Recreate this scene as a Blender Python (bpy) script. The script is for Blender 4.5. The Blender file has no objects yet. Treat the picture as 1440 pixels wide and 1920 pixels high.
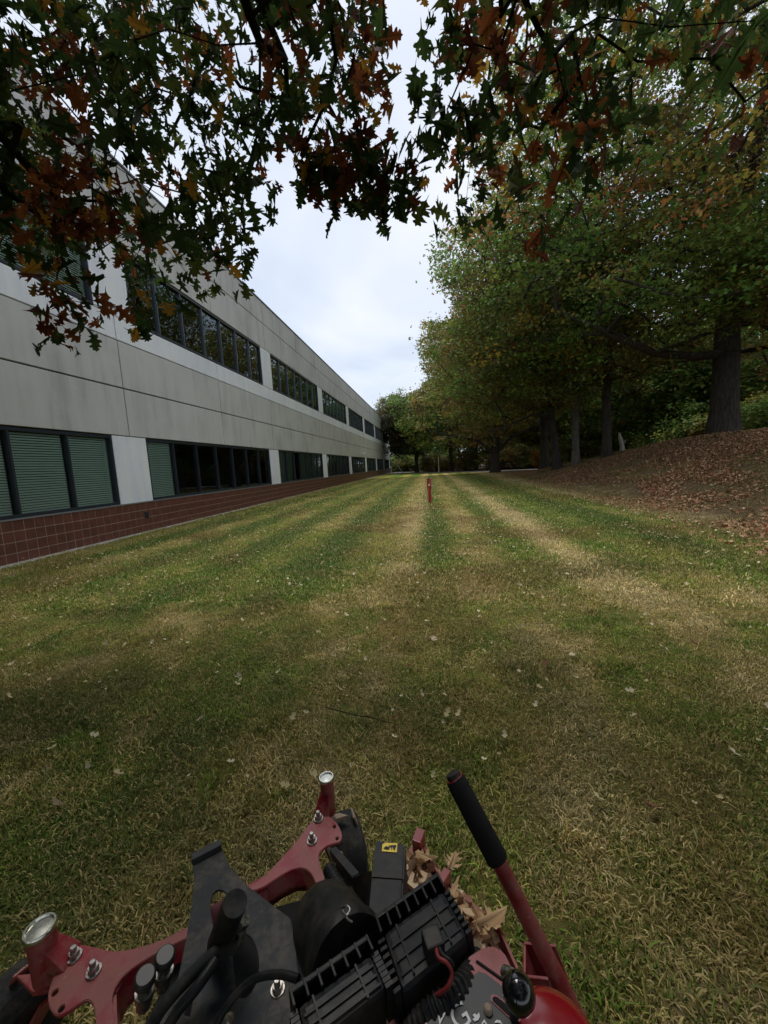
import bpy, bmesh, math, random
import numpy as np
from mathutils import Vector, Matrix, noise as mnoise
from mathutils.geometry import tessellate_polygon

random.seed(7)
rng = np.random.default_rng(11)
SC = bpy.context.scene
COL = SC.collection

# ------------------------------------------------------------------ camera
FPX, CX, CY, CAM_H = 735.0, 720.0, 960.0, 1.45      # photograph pixels, metres
_F = np.array([85.0, -91.0, FPX]); _F /= np.linalg.norm(_F)
_a = 0.0575
_D = np.array([_a, 1.0, (91 - 85 * _a) / FPX]); _D /= np.linalg.norm(_D)
_U = -_D
_R = np.cross(_D, _F)
if _R[0] < 0: _R = -_R
CAMP = np.array([0.0, 0.0, CAM_H])
cam = bpy.data.cameras.new('camera')
cam_o = bpy.data.objects.new('camera', cam); COL.objects.link(cam_o)
cam.sensor_fit = 'HORIZONTAL'; cam.sensor_width = 36.0; cam.lens = 36.0 * FPX / 1440.0
cam.clip_start = 0.02; cam.clip_end = 2000.0
cam_o.matrix_world = Matrix((
    (_R[0], -_R[1], -_R[2], 0.0),
    (_F[0], -_F[1], -_F[2], 0.0),
    (_U[0], -_U[1], -_U[2], CAM_H),
    (0, 0, 0, 1)))
SC.camera = cam_o

# ------------------------------------------------------------------ sky, sun, exposure
SUN_EL, SUN_AZ = math.radians(68), math.radians(338)   # azimuth clockwise from +Y
world = bpy.data.worlds.new('World'); SC.world = world; world.use_nodes = True
wn = world.node_tree; wn.nodes.clear()
def WN(t): return wn.nodes.new(t)
sky = WN('ShaderNodeTexSky'); sky.sky_type = 'NISHITA'; sky.sun_disc = False
sky.sun_elevation = SUN_EL; sky.sun_rotation = SUN_AZ
bg1 = WN('ShaderNodeBackground'); bg1.inputs[1].default_value = 0.08
wn.links.new(sky.outputs[0], bg1.inputs[0])
tc = WN('ShaderNodeTexCoord'); sep = WN('ShaderNodeSeparateXYZ'); wn.links.new(tc.outputs['Generated'], sep.inputs[0])
def WM(op, a, b):
    m = WN('ShaderNodeMath'); m.operation = op
    for i, v in enumerate((a, b)):
        if isinstance(v, (int, float)): m.inputs[i].default_value = v
        else: wn.links.new(v, m.inputs[i])
    return m.outputs[0]
zz = WM('ADD', WM('MAXIMUM', sep.outputs[2], 0.0), 0.22)
cmb = WN('ShaderNodeCombineXYZ'); wn.links.new(WM('DIVIDE', sep.outputs[0], zz), cmb.inputs[0]); wn.links.new(WM('DIVIDE', sep.outputs[1], zz), cmb.inputs[1])
nz = WN('ShaderNodeTexNoise'); nz.inputs['Scale'].default_value = 1.15; nz.inputs['Detail'].default_value = 4; nz.inputs['Roughness'].default_value = 0.5; nz.inputs['Distortion'].default_value = 0.35
wn.links.new(cmb.outputs[0], nz.inputs['Vector'])
rmp = WN('ShaderNodeValToRGB'); wn.links.new(nz.outputs[0], rmp.inputs[0])
rmp.color_ramp.elements[0].position = 0.34; rmp.color_ramp.elements[0].color = (0.58, 0.67, 0.82, 1)
rmp.color_ramp.elements[1].position = 0.64; rmp.color_ramp.elements[1].color = (0.90, 0.92, 0.96, 1)
bg2 = WN('ShaderNodeBackground'); bg2.inputs[1].default_value = 0.66; wn.links.new(rmp.outputs[0], bg2.inputs[0])
mx = WN('ShaderNodeMixShader'); mx.inputs[0].default_value = 0.86
wn.links.new(bg1.outputs[0], mx.inputs[1]); wn.links.new(bg2.outputs[0], mx.inputs[2])
wo = WN('ShaderNodeOutputWorld'); wn.links.new(mx.outputs[0], wo.inputs[0])

sl = bpy.data.lights.new('sun', 'SUN'); sl.energy = 1.5; sl.angle = math.radians(25); sl.color = (1.0, 0.96, 0.9)
sun_o = bpy.data.objects.new('sun', sl); COL.objects.link(sun_o); sun_o.location = (0, 0, 30)
sdir = Vector((math.sin(SUN_AZ) * math.cos(SUN_EL), math.cos(SUN_AZ) * math.cos(SUN_EL), math.sin(SUN_EL)))
sun_o.rotation_euler = sdir.to_track_quat('Z', 'Y').to_euler()

vs = SC.view_settings; vs.view_transform = 'Standard'; vs.look = 'None'; vs.exposure = 0.82; vs.gamma = 1.0; vs.use_curve_mapping = False
SC.render.engine = 'CYCLES'
cy = SC.cycles
cy.use_denoising = True; cy.max_bounces = 6; cy.diffuse_bounces = 3; cy.glossy_bounces = 3
cy.transmission_bounces = 3; cy.transparent_max_bounces = 10; cy.caustics_reflective = False; cy.caustics_refractive = False
cy.sample_clamp_indirect = 4.0

# ------------------------------------------------------------------ pixel <-> place helpers
def ray(u, v):
    c = np.array([u - CX, v - CY, FPX]); return np.array([c @ _R, c @ _F, c @ _U])
def P(u, v, z=0.0):                 # where the line of sight meets height z
    r = ray(u, v); return CAMP + r * ((z - CAM_H) / r[2])
def PD(u, v, d):                    # point at depth d along the line of sight
    return CAMP + ray(u, v) * (d / FPX)
def project(p):                     # (n,3) -> pixels, depth
    q = np.atleast_2d(p) - CAMP
    c = q[:, :1] * _R + q[:, 1:2] * _F + q[:, 2:3] * _U
    d = c[:, 2]; dd = np.where(np.abs(d) < 1e-6, 1e-6, d)
    return CX + FPX * c[:, 0] / dd, CY + FPX * c[:, 1] / dd, d
def S(p):                           # metres per photograph pixel at p
    return float(project(p)[2][0]) / FPX
def inpoly(x, y, poly):
    x = np.asarray(x, float); y = np.asarray(y, float); r = np.zeros(x.shape, bool)
    n = len(poly); j = n - 1
    for i in range(n):
        xi, yi = poly[i]; xj, yj = poly[j]
        if yi != yj:
            r ^= ((yi > y) != (yj > y)) & (x < (xj - xi) * (y - yi) / (yj - yi) + xi)
        j = i
    return r

# ------------------------------------------------------------------ materials
MATS = {}
def mat(name, base=(.5, .5, .5), rough=.6, metal=0.0, spec=None, coat=0.0):
    if name in MATS: return MATS[name]
    m = bpy.data.materials.new(name); m.use_nodes = True
    b = m.node_tree.nodes['Principled BSDF']
    b.inputs['Base Color'].default_value = (*base, 1); b.inputs['Roughness'].default_value = rough; b.inputs['Metallic'].default_value = metal
    if spec is not None: b.inputs['Specular IOR Level'].default_value = spec
    if coat: b.inputs['Coat Weight'].default_value = coat; b.inputs['Coat Roughness'].default_value = .15
    MATS[name] = m
    return m
class NT:
    """small helper to wire shader nodes"""
    def __init__(s, m): s.t = m.node_tree; s.b = s.t.nodes.get('Principled BSDF')
    def n(s, t, **k):
        x = s.t.nodes.new(t)
        for a, v in k.items(): setattr(x, a, v)
        return x
    def put(s, sock, v):
        if isinstance(v, bpy.types.NodeSocket): s.t.links.new(v, sock)
        elif isinstance(v, (tuple, list)) and len(v) == 3 and sock.type == 'RGBA': sock.default_value = (*v, 1)
        else: sock.default_value = v
    def math(s, op, a, b=0.0, c=0.0, clamp=False):
        x = s.n('ShaderNodeMath', operation=op, use_clamp=clamp)
        for i, v in enumerate((a, b, c)): s.put(x.inputs[i], v)
        return x.outputs[0]
    def pos(s): return s.n('ShaderNodeNewGeometry').outputs['Position']
    def xyz(s, v):
        x = s.n('ShaderNodeSeparateXYZ'); s.put(x.inputs[0], v); return x.outputs
    def scale(s, v, k):
        x = s.n('ShaderNodeVectorMath', operation='MULTIPLY'); s.put(x.inputs[0], v); x.inputs[1].default_value = k; return x.outputs[0]
    def noise(s, v, sc, det=4, rough=.55, dist=0.0):
        x = s.n('ShaderNodeTexNoise'); s.put(x.inputs['Vector'], v); x.inputs['Scale'].default_value = sc
        x.inputs['Detail'].default_value = det; x.inputs['Roughness'].default_value = rough; x.inputs['Distortion'].default_value = dist
        return x.outputs[0]
    def ramp(s, f, stops, interp='LINEAR'):
        x = s.n('ShaderNodeValToRGB'); s.put(x.inputs[0], f); cr = x.color_ramp; cr.interpolation = interp
        while len(cr.elements) < len(stops): cr.elements.new(0.5)
        for e, (p, c) in zip(cr.elements, stops):
            e.position = p; e.color = (*c, 1) if isinstance(c, (tuple, list)) else (c, c, c, 1)
        return x.outputs[0]
    def mix(s, f, a, b, mode='MIX'):
        x = s.n('ShaderNodeMix', data_type='RGBA', blend_type=mode)
        s.put(x.inputs[0], f); s.put(x.inputs[6], a); s.put(x.inputs[7], b); return x.outputs[2]
    def bump(s, h, strength=.3, dist=.01):
        x = s.n('ShaderNodeBump'); s.put(x.inputs['Height'], h); x.inputs['Strength'].default_value = strength; x.inputs['Distance'].default_value = dist
        s.t.links.new(x.outputs[0], s.b.inputs['Normal'])
    def col(s, v): s.put(s.b.inputs['Base Color'], v)
    def rough(s, v): s.put(s.b.inputs['Roughness'], v)

def concrete(name, base, stain=.8, sc=1.0):
    m = mat(name, base, .85); k = NT(m); p = k.pos()
    streak = k.noise(k.scale(p, (1, 1, .12)), 3.2, 5, .6)
    blot = k.noise(p, .55, 5, .6)
    fine = k.noise(p, 38, 3, .6)
    f = k.math('ADD', k.math('MULTIPLY', streak, .6), k.math('MULTIPLY', blot, .6))
    d = tuple(c * stain for c in base); l = tuple(min(1, c * 1.1) for c in base)
    c1 = k.ramp(f, [(.44, d), (.58, base), (.70, l)])
    c2 = k.mix(.22, c1, k.ramp(fine, [(.3, tuple(c * .75 for c in base)), (.7, l)]))
    k.col(c2); k.bump(fine, .12, .004)
    return m
M_PANEL = concrete('precast_concrete', (.62, .61, .58), .74)
M_WHITE = concrete('white_painted_concrete', (.90, .915, .97), .88)
M_DARKGAP = mat('joint_dark', (.02, .02, .022), .9)
M_FRAME = mat('window_frame_slate', (.035, .042, .055), .45, .3)
M_MULL = mat('mullion_aluminium', (.10, .12, .14), .4, .5)
M_COPING = mat('coping_metal', (.10, .10, .105), .5, .4)
M_INT = mat('unlit_room', (.03, .03, .03), .9)  # near-black: the dimness of the rooms is put into the surface colour
M_BLIND = mat('blind_slat', (.88, .90, .88), .6)
M_BLIND2 = mat('vertical_blind', (.30, .34, .32), .7)
M_GROUT = mat('tile_grout', (.55, .44, .37), .9)
m = M_TILE = mat('brown_glazed_tile', (.13, .042, .03), .45); k = NT(m)
oi = k.n('ShaderNodeObjectInfo'); pz = k.pos()
cell = k.noise(k.scale(pz, (1, 4.83, 4.83)), 1.0, 0)
k.col(k.mix(k.noise(pz, 9, 3), k.ramp(cell, [(.35, (.12, .044, .032)), (.65, (.21, .075, .050))]), (.15, .055, .040)))
k.rough(k.math('ADD', k.math('MULTIPLY', k.noise(pz, 6, 3), .3), .3))
# tinted window glass: mirror on top of a green tint, panes slightly wavy
m = M_GLASS = mat('tinted_glass', (.1, .2, .18), .02); k = NT(m); t = k.t
t.nodes.remove(k.b)
tr = k.n('ShaderNodeBsdfTransparent'); tr.inputs[0].default_value = (.78, .94, .87, 1)
gl = k.n('ShaderNodeBsdfGlossy'); gl.inputs['Roughness'].default_value = .01; gl.inputs[0].default_value = (.78, .86, .88, 1)
bp = k.n('ShaderNodeBump'); bp.inputs['Strength'].default_value = .06; bp.inputs['Distance'].default_value = .02
k.put(bp.inputs['Height'], k.noise(k.pos(), 1.1, 1)); t.links.new(bp.outputs[0], gl.inputs['Normal'])
fr = k.n('ShaderNodeFresnel'); fr.inputs[0].default_value = 1.5
ff = k.math('ADD', k.math('MULTIPLY', fr.outputs[0], 1.2), .07, clamp=True)
ms = k.n('ShaderNodeMixShader'); k.put(ms.inputs[0], ff); t.links.new(tr.outputs[0], ms.inputs[1]); t.links.new(gl.outputs[0], ms.inputs[2])
t.links.new(ms.outputs[0], t.nodes['Material Output'].inputs[0])

# ------------------------------------------------------------------ object helpers
def tag(o, label=None, cat=None, group=None, kind=None):
    if label: o['label'] = label
    if cat: o['category'] = cat
    if group: o['group'] = group
    if kind: o['kind'] = kind
    return o
def empty(name, loc, label=None, cat=None, group=None, rz=0.0):
    o = bpy.data.objects.new(name, None); COL.objects.link(o); o.location = loc; o.rotation_euler[2] = rz
    o.empty_display_size = .2
    return tag(o, label, cat, group)
def root_loc(o):
    l = Vector((0, 0, 0))
    while o is not None: l += o.location; o = o.parent
    return np.array(l)
def link(name, me, parent=None):
    o = bpy.data.objects.new(name, me); COL.objects.link(o)
    if parent is not None: o.parent = parent
    return o
class MB:
    """collects world-space geometry, builds one mesh object"""
    def __init__(s): s.v = []; s.f = []
    def add(s, vs, fs):
        o = len(s.v); s.v += [tuple(map(float, p)) for p in vs]; s.f += [tuple(i + o for i in f) for f in fs]; return s
    def box(s, lo, hi):
        (a, b, c), (d, e, f) = lo, hi
        return s.add([(a, b, c), (d, b, c), (d, e, c), (a, e, c), (a, b, f), (d, b, f), (d, e, f), (a, e, f)],
                     [(0, 3, 2, 1), (4, 5, 6, 7), (0, 1, 5, 4), (1, 2, 6, 5), (2, 3, 7, 6), (3, 0, 4, 7)])
    def obox(s, c, ax, ay, az):      # centre and three half-axis vectors
        c = np.array(c, float); ax, ay, az = (np.array(q, float) for q in (ax, ay, az))
        vs = [c + i * ax + j * ay + l * az for l in (-1, 1) for (i, j) in ((-1, -1), (1, -1), (1, 1), (-1, 1))]
        return s.add(vs, [(0, 3, 2, 1), (4, 5, 6, 7), (0, 1, 5, 4), (1, 2, 6, 5), (2, 3, 7, 6), (3, 0, 4, 7)])
    def bar(s, a, b, w, h, up=(0, 0, 1)):
        a = np.array(a, float); b = np.array(b, float); d = b - a; L = np.linalg.norm(d); d /= L
        x = np.cross(d, np.array(up, float)); x /= np.linalg.norm(x); y = np.cross(x, d)
        return s.obox((a + b) / 2, d * L / 2, x * w / 2, y * h / 2)
    def tube(s, pts, rad, n=10, cap=True):
        pts = [np.array(p, float) for p in pts]
        if not hasattr(rad, '__len__'): rad = [rad] * len(pts)
        o = len(s.v); prev = None
        for i, p in enumerate(pts):
            d = pts[min(i + 1, len(pts) - 1)] - pts[max(i - 1, 0)]; d = d / (np.linalg.norm(d) + 1e-9)
            if prev is None:
                x = np.cross(d, (0, 0, 1.0)) if abs(d[2]) < .95 else np.cross(d, (1.0, 0, 0))
            else: x = prev - d * (prev @ d)
            x /= np.linalg.norm(x); prev = x; y = np.cross(d, x)
            for k in range(n):
                a = 2 * math.pi * k / n; s.v.append(tuple(p + rad[i] * (math.cos(a) * x + math.sin(a) * y)))
        for i in range(len(pts) - 1):
            for k in range(n):
                k2 = (k + 1) % n; s.f.append((o + i * n + k, o + i * n + k2, o + (i + 1) * n + k2, o + (i + 1) * n + k))
        if cap:
            s.f.append(tuple(o + k for k in reversed(range(n)))); e = o + (len(pts) - 1) * n; s.f.append(tuple(e + k for k in range(n)))
        return s
    def lathe(s, a, b, prof, n=24):  # axis a->b, profile of (t along axis, radius)
        a = np.array(a, float); b = np.array(b, float)
        return s.tube([a + (b - a) * t_ for t_, _ in prof], [r for _, r in prof], n) if False else s._lathe(a, b, prof, n)
    def _lathe(s, a, b, prof, n):
        d = b - a; L = np.linalg.norm(d); d = d / L
        x = np.cross(d, (0, 0, 1.0)) if abs(d[2]) < .95 else np.cross(d, (1.0, 0, 0)); x /= np.linalg.norm(x); y = np.cross(d, x)
        o = len(s.v)
        for t_, r in prof:
            for k in range(n):
                q = 2 * math.pi * k / n; s.v.append(tuple(a + d * L * t_ + r * (math.cos(q) * x + math.sin(q) * y)))
        for i in range(len(prof) - 1):
            for k in range(n):
                k2 = (k + 1) % n; s.f.append((o + i * n + k, o + i * n + k2, o + (i + 1) * n + k2, o + (i + 1) * n + k))
        s.f.append(tuple(o + k for k in reversed(range(n)))); e = o + (len(prof) - 1) * n; s.f.append(tuple(e + k for k in range(n)))
        return s
    def build(s, name, material, parent=None, bevel=0.0, smooth=False, seg=2):
        off = root_loc(parent) if parent is not None else np.zeros(3)
        me = bpy.data.meshes.new(name)
        me.from_pydata([tuple(np.array(p) - off) for p in s.v], [], s.f)
        if bevel:
            bm = bmesh.new(); bm.from_mesh(me)
            bmesh.ops.recalc_face_normals(bm, faces=bm.faces)
            es = [e for e in bm.edges if len(e.link_faces) == 2 and e.calc_face_angle(0) > .5]
            bmesh.ops.bevel(bm, geom=es, offset=bevel, segments=seg, affect='EDGES', profile=.6, clamp_overlap=True)
            bm.to_mesh(me); bm.free()
        me.materials.append(material)
        if smooth:
            me.shade_smooth(); me.set_sharp_from_angle(angle=math.radians(38))
        me.update()
        return link(name, me, parent)
def boxobj(name, lo, hi, material, parent=None, bevel=0.0): return MB().box(lo, hi).build(name, material, parent, bevel)
def plate(name, outer, holes, thick, material, parent, bevel=0.0, down=(0, 0, -1)):
    """flat (or gently warped) sheet cut to an outline with holes, given real thickness"""
    off = root_loc(parent) if parent is not None else np.zeros(3)
    bm = bmesh.new(); es = []
    for loop in [outer] + list(holes):
        vs = [bm.verts.new(tuple(np.array(p) - off)) for p in loop]
        for i in range(len(vs)): es.append(bm.edges.new((vs[i], vs[(i + 1) % len(vs)])))
    bmesh.ops.triangle_fill(bm, use_beauty=True, use_dissolve=True, edges=es)
    bmesh.ops.recalc_face_normals(bm, faces=bm.faces)
    if bm.faces and sum((f.normal.z for f in bm.faces)) < 0: bmesh.ops.reverse_faces(bm, faces=bm.faces)
    r = bmesh.ops.extrude_face_region(bm, geom=list(bm.faces))
    top = [g for g in r['geom'] if isinstance(g, bmesh.types.BMVert)]
    # the extruded copy becomes the top; move the originals down
    tops = set(top)
    bmesh.ops.translate(bm, verts=[v for v in bm.verts if v not in tops], vec=Vector(down) * thick)
    bmesh.ops.recalc_face_normals(bm, faces=bm.faces)
    if bevel:
        eb = [e for e in bm.edges if len(e.link_faces) == 2 and e.calc_face_angle(0) > .9]
        bmesh.ops.bevel(bm, geom=eb, offset=bevel, segments=2, affect='EDGES', clamp_overlap=True)
    me = bpy.data.meshes.new(name); bm.to_mesh(me); bm.free()
    me.materials.append(material); me.shade_smooth(); me.set_sharp_from_angle(angle=math.radians(35))
    return link(name, me, parent)
def np_mesh(name, V, F, material, tint=None, parent=None, smooth=False):
    """fast mesh from numpy arrays; F is (n,3); tint is a colour per face"""
    me = bpy.data.meshes.new(name); nf = len(F); w = F.shape[1]
    me.vertices.add(len(V)); me.vertices.foreach_set('co', np.ascontiguousarray(V, np.float32).ravel())
    me.loops.add(nf * w); me.loops.foreach_set('vertex_index', np.ascontiguousarray(F, np.int32).ravel())
    me.polygons.add(nf); me.polygons.foreach_set('loop_start', np.arange(0, nf * w, w, dtype=np.int32))
    me.polygons.foreach_set('loop_total', np.full(nf, w, np.int32)) if False else None
    if tint is not None:
        a = me.attributes.new('tint', 'FLOAT_COLOR', 'FACE')
        c = np.ones((nf, 4), np.float32); c[:, :3] = tint; a.data.foreach_set('color', c.ravel())
    me.materials.append(material); me.update(calc_edges=True); me.validate()
    if smooth: me.shade_smooth()
    return link(name, me, parent)

# ------------------------------------------------------------------ ground
def sstep(a, b, x):
    t = np.clip((np.asarray(x, float) - a) / (b - a), 0, 1); return t * t * (3 - 2 * t)
def H(x, y):
    x = np.asarray(x, float); y = np.asarray(y, float)
    amp = 2.0 * (1 - sstep(17, 46, y)) * sstep(-14, 2, y)
    return amp * sstep(5.5, 12.5, x) + .035 * np.sin(x * .9 + 1.3) * np.sin(y * .55) * sstep(1.0, 4.0, x)
def leaf_line(y): return 4.25 + .063 * y
def lawn_end(x): return 61.5 - 1.9 * np.asarray(x, float)      # the drive crosses behind the lawn at a slant

def turf(k):
    """base colour of the lawn, mowing stripes, dry patches, leaf mould and woodland floor, from the place on the ground"""
    p = k.pos(); x, y, z = k.xyz(p)
    n_big = k.noise(p, .42, 3, .62); n_mid = k.noise(p, 1.9, 3, .65); n_fine = k.noise(p, 11, 2, .7)
    xw = k.math('ADD', x, k.math('MULTIPLY', k.math('SUBTRACT', k.noise(k.scale(p, (1, .35, 1)), 1.3, 1), .5), .55))
    u = k.math('DIVIDE', k.math('ADD', xw, 8.0), 14.0)
    X = lambda v: (v + 8) / 14
    stripe = k.ramp(u, [(X(-8), .42), (X(-6.2), .55), (X(-5.3), .50), (X(-4.9), .80), (X(-4.0), .86), (X(-3.7), .55), (X(-2.7), .50), (X(-2.35), .78), (X(-1.45), .84), (X(-1.15), .46),
                        (X(-.75), .26), (X(-.3), .20), (X(-.1), .66), (X(.2), .60), (X(.5), .28), (X(.95), .30), (X(1.2), .60), (X(1.6), .52), (X(1.85), .14), (X(2.2), .16),
                        (X(2.5), .56), (X(3.0), .40), (X(3.3), .56), (X(3.6), .84), (X(4.0), .74), (X(4.3), .30), (X(4.75), .62), (X(5.1), .24), (X(6), .20)][:32])
    near = k.math('DIVIDE', y, 9.0, clamp=True)                      # mown stripes, blade sheen put into colour, grow clearer with distance
    sw = k.math('ADD', k.math('MULTIPLY', near, .75), .42)
    s2 = k.math('ADD', k.math('MULTIPLY', k.math('SUBTRACT', stripe, .5), sw), .47)
    g = k.math('ADD', s2, k.math('MULTIPLY', k.math('SUBTRACT', n_big, .5), 1.0))
    g = k.math('ADD', g, k.math('MULTIPLY', k.math('SUBTRACT', n_mid, .5), .75))
    g = k.math('ADD', g, k.math('MULTIPLY', k.math('SUBTRACT', n_fine, .5), .55), clamp=True)
    lawn = k.ramp(g, [(.06, (.62, .50, .25)), (.27, (.45, .36, .13)), (.42, (.35, .31, .07)), (.57, (.24, .28, .04)), (.74, (.15, .23, .028)), (.95, (.09, .17, .024))])
    rust = k.math('MULTIPLY', k.ramp(k.noise(p, .9, 2, .6), [(.58, 0.0), (.70, 1.0)]), .45)
    lawn = k.mix(rust, lawn, (.24, .13, .045))
    # leaf mould under the oaks
    ll = k.math('ADD', k.math('MULTIPLY', y, .063), 4.55)
    d = k.math('ADD', k.math('SUBTRACT', x, ll), k.math('MULTIPLY', k.math('SUBTRACT', n_mid, .5), 2.2))
    f = k.math('MULTIPLY', d, .9, clamp=True)
    mould = k.ramp(k.math('ADD', k.math('MULTIPLY', n_big, .6), k.math('MULTIPLY', n_fine, .45)), [(.38, (.060, .030, .018)), (.52, (.105, .055, .030)), (.62, (.13, .095, .04)), (.74, (.085, .085, .025))])
    c = k.mix(k.math('MULTIPLY', f, .82), lawn, mould)
    # woodland floor past the drive
    e = k.math('SUBTRACT', y, k.math('ADD', k.math('MULTIPLY', x, -1.9), 66.0))
    c = k.mix(k.math('MULTIPLY', e, .3, clamp=True), c, (.055, .042, .02))
    return c, n_fine, n_mid
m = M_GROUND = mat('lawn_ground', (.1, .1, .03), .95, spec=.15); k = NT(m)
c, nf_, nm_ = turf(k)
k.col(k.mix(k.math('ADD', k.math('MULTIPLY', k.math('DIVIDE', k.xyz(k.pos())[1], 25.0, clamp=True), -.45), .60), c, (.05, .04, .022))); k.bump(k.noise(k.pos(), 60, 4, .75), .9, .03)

def axis(lo, hi, mid, step, grow):
    a = list(np.arange(mid[0], mid[1] + 1e-6, step)); s = step; v = mid[1]
    while v < hi: s *= grow; v += s; a.append(min(v, hi))
    s = step; v = mid[0]
    while v > lo: s *= grow; v -= s; a.insert(0, max(v, lo))
    return np.array(a)
xs = axis(-400, 400, (-9, 24), .5, 1.25); ys = axis(-120, 500, (-6, 60), .5, 1.25)
GX, GY = np.meshgrid(xs, ys); GZ = H(GX, GY)
V = np.stack([GX.ravel(), GY.ravel(), GZ.ravel()], 1); nx, ny = len(xs), len(ys)
i, j = np.meshgrid(np.arange(nx - 1), np.arange(ny - 1)); a = (j * nx + i).ravel()
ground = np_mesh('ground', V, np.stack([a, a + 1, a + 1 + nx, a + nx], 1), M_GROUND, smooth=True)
tag(ground, 'striped autumn lawn rising to a leafy mound beside the office building', None, kind='structure')
# drive behind the lawn
M_ROAD = mat('drive_asphalt', (.22, .21, .20), .9); k = NT(M_ROAD); k.col(k.ramp(k.noise(k.pos(), 3, 4), [(.3, (.17, .165, .16)), (.7, (.27, .26, .245))]))
rp = [(-60, 188), (-30, 128), (-12, 88.5), (-6, 75), (0, 62.5), (5, 55), (8, 51.5), (14, 48), (24, 46), (60, 44)]
rv = []; rf = []
for n_, (x, y) in enumerate(rp):
    q = rp[min(n_ + 1, len(rp) - 1)]; r_ = rp[max(n_ - 1, 0)]; d = np.array([q[0] - r_[0], q[1] - r_[1]], float); d /= np.linalg.norm(d); nn = np.array([-d[1], d[0]])
    for s_ in (-1.6, 1.6):
        xx, yy = x + nn[0] * s_, y + nn[1] * s_; rv.append((xx, yy, float(H(xx, yy)) + .03))
    if n_: rf.append((2 * n_ - 2, 2 * n_ - 1, 2 * n_ + 1, 2 * n_))
tag(MB().add(rv, rf).build('road', M_ROAD), 'narrow pale drive crossing behind the lawn', None, kind='structure')
# pale strip along the foot of the wall
WX = -7.87
M_STRIP = concrete('pale_gravel_strip', (.46, .43, .38), .7)
sv = []; sf = []
for n_, y in enumerate(np.arange(-10, 81, .25)):
    e = .17 + .05 * mnoise.noise((y * 1.7, 0, 3)) + .03 * mnoise.noise((y * 6, 1, 3))
    sv += [(WX - .02, y, .03), (WX + e, y, .028), (WX + e + .02, y, -.01)]
    if n_: b_ = 3 * n_; sf += [(b_ - 3, b_ - 2, b_ + 1, b_), (b_ - 2, b_ - 1, b_ + 2, b_ + 1)]
tag(MB().add(sv, sf).build('edging_strip', M_STRIP), 'pale gravel strip along the foot of the tiled wall', None, kind='structure')

# ------------------------------------------------------------------ office building
Y0, PER, NB0, NB1 = 9.75, 9.82, -2, 7            # bay lines at Y0 + k*PER
YS, YE = Y0 + NB0 * PER, 80.4
Z_TILE, Z_SILL, Z_HEAD, Z_MID, Z_BAND, Z_SILL2, Z_HEAD2, Z_PAR, Z_ROOF = .83, .86, 2.61, 3.86, 5.08, 5.70, 7.53, 8.77, 9.83
bld = empty('office_building', (WX, 35, 0), 'long two-storey concrete office building with ribbon windows and brown tiled base', 'building')
G = .019
def panel(name, y0, y1, z0, z1, m_, proud=0.0, th=.14):
    return boxobj(name, (WX - th, y0 + G, z0 + G), (WX + proud, y1 - G, z1 - G), m_, bld, bevel=.008)
halves = [Y0 + PER * q / 2 for q in range(2 * NB0, 2 * NB1 + 1)] + [YE]
for a, b in zip(halves[:-1], halves[1:]):
    if b - a < .5: continue
    panel('concrete_panel', a, b, Z_HEAD, Z_MID, M_PANEL); panel('concrete_panel', a, b, Z_MID, Z_BAND, M_PANEL)
    panel('white_band', a, b, Z_BAND, Z_SILL2, M_WHITE, -.012)
    panel('concrete_panel', a, b, Z_HEAD2, Z_PAR, M_PANEL); panel('concrete_panel', a, b, Z_PAR, Z_ROOF, M_PANEL)
back = MB()
back.box((WX - .40, YS, Z_HEAD + .02), (WX - .06, YE - .02, Z_SILL2 - .04)); back.box((WX - .40, YS, Z_HEAD2 + .02), (WX - .06, YE - .02, Z_ROOF - .03)); back.box((WX - .40, YS, -.3), (WX - .15, YE - .02, Z_TILE - .02))
back.build('wall_core', M_DARKGAP, bld)
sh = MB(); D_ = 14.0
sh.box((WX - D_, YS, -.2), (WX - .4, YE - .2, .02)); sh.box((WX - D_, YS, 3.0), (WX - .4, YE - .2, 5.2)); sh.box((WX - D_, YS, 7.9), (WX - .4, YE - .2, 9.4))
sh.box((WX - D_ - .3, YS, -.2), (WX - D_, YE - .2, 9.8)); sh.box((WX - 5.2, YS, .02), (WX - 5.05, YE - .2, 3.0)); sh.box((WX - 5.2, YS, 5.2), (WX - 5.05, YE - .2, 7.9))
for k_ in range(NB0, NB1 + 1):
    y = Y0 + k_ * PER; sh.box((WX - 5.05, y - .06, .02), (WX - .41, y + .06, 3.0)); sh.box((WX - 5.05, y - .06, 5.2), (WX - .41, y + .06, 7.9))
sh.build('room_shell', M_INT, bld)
MB().box((WX - D_ - .3, YE - .2, 0), (WX - .15, YE - .01, 9.8)).build('end_wall', M_PANEL, bld)
MB().box((WX - D_ - .3, YS - .2, 0), (WX - .15, YS, 9.8)).build('end_wall', M_PANEL, bld)
MB().box((WX - D_ - .3, YS, Z_ROOF - .01), (WX + .03, YE + .02, Z_ROOF + .06)).build('coping', M_COPING, bld, bevel=.01)
PW = 1.18
for k_ in range(NB0, NB1 + 1):
    y = Y0 + k_ * PER
    for z0, z1 in ((Z_TILE, Z_HEAD), (Z_SILL2, Z_HEAD2)):
        boxobj('pier', (WX - .3, max(YS, y - PW / 2), z0 + .004), (WX - .006, min(YE - .03, y + PW / 2), z1 - .004), M_WHITE, bld, bevel=.008)
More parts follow.
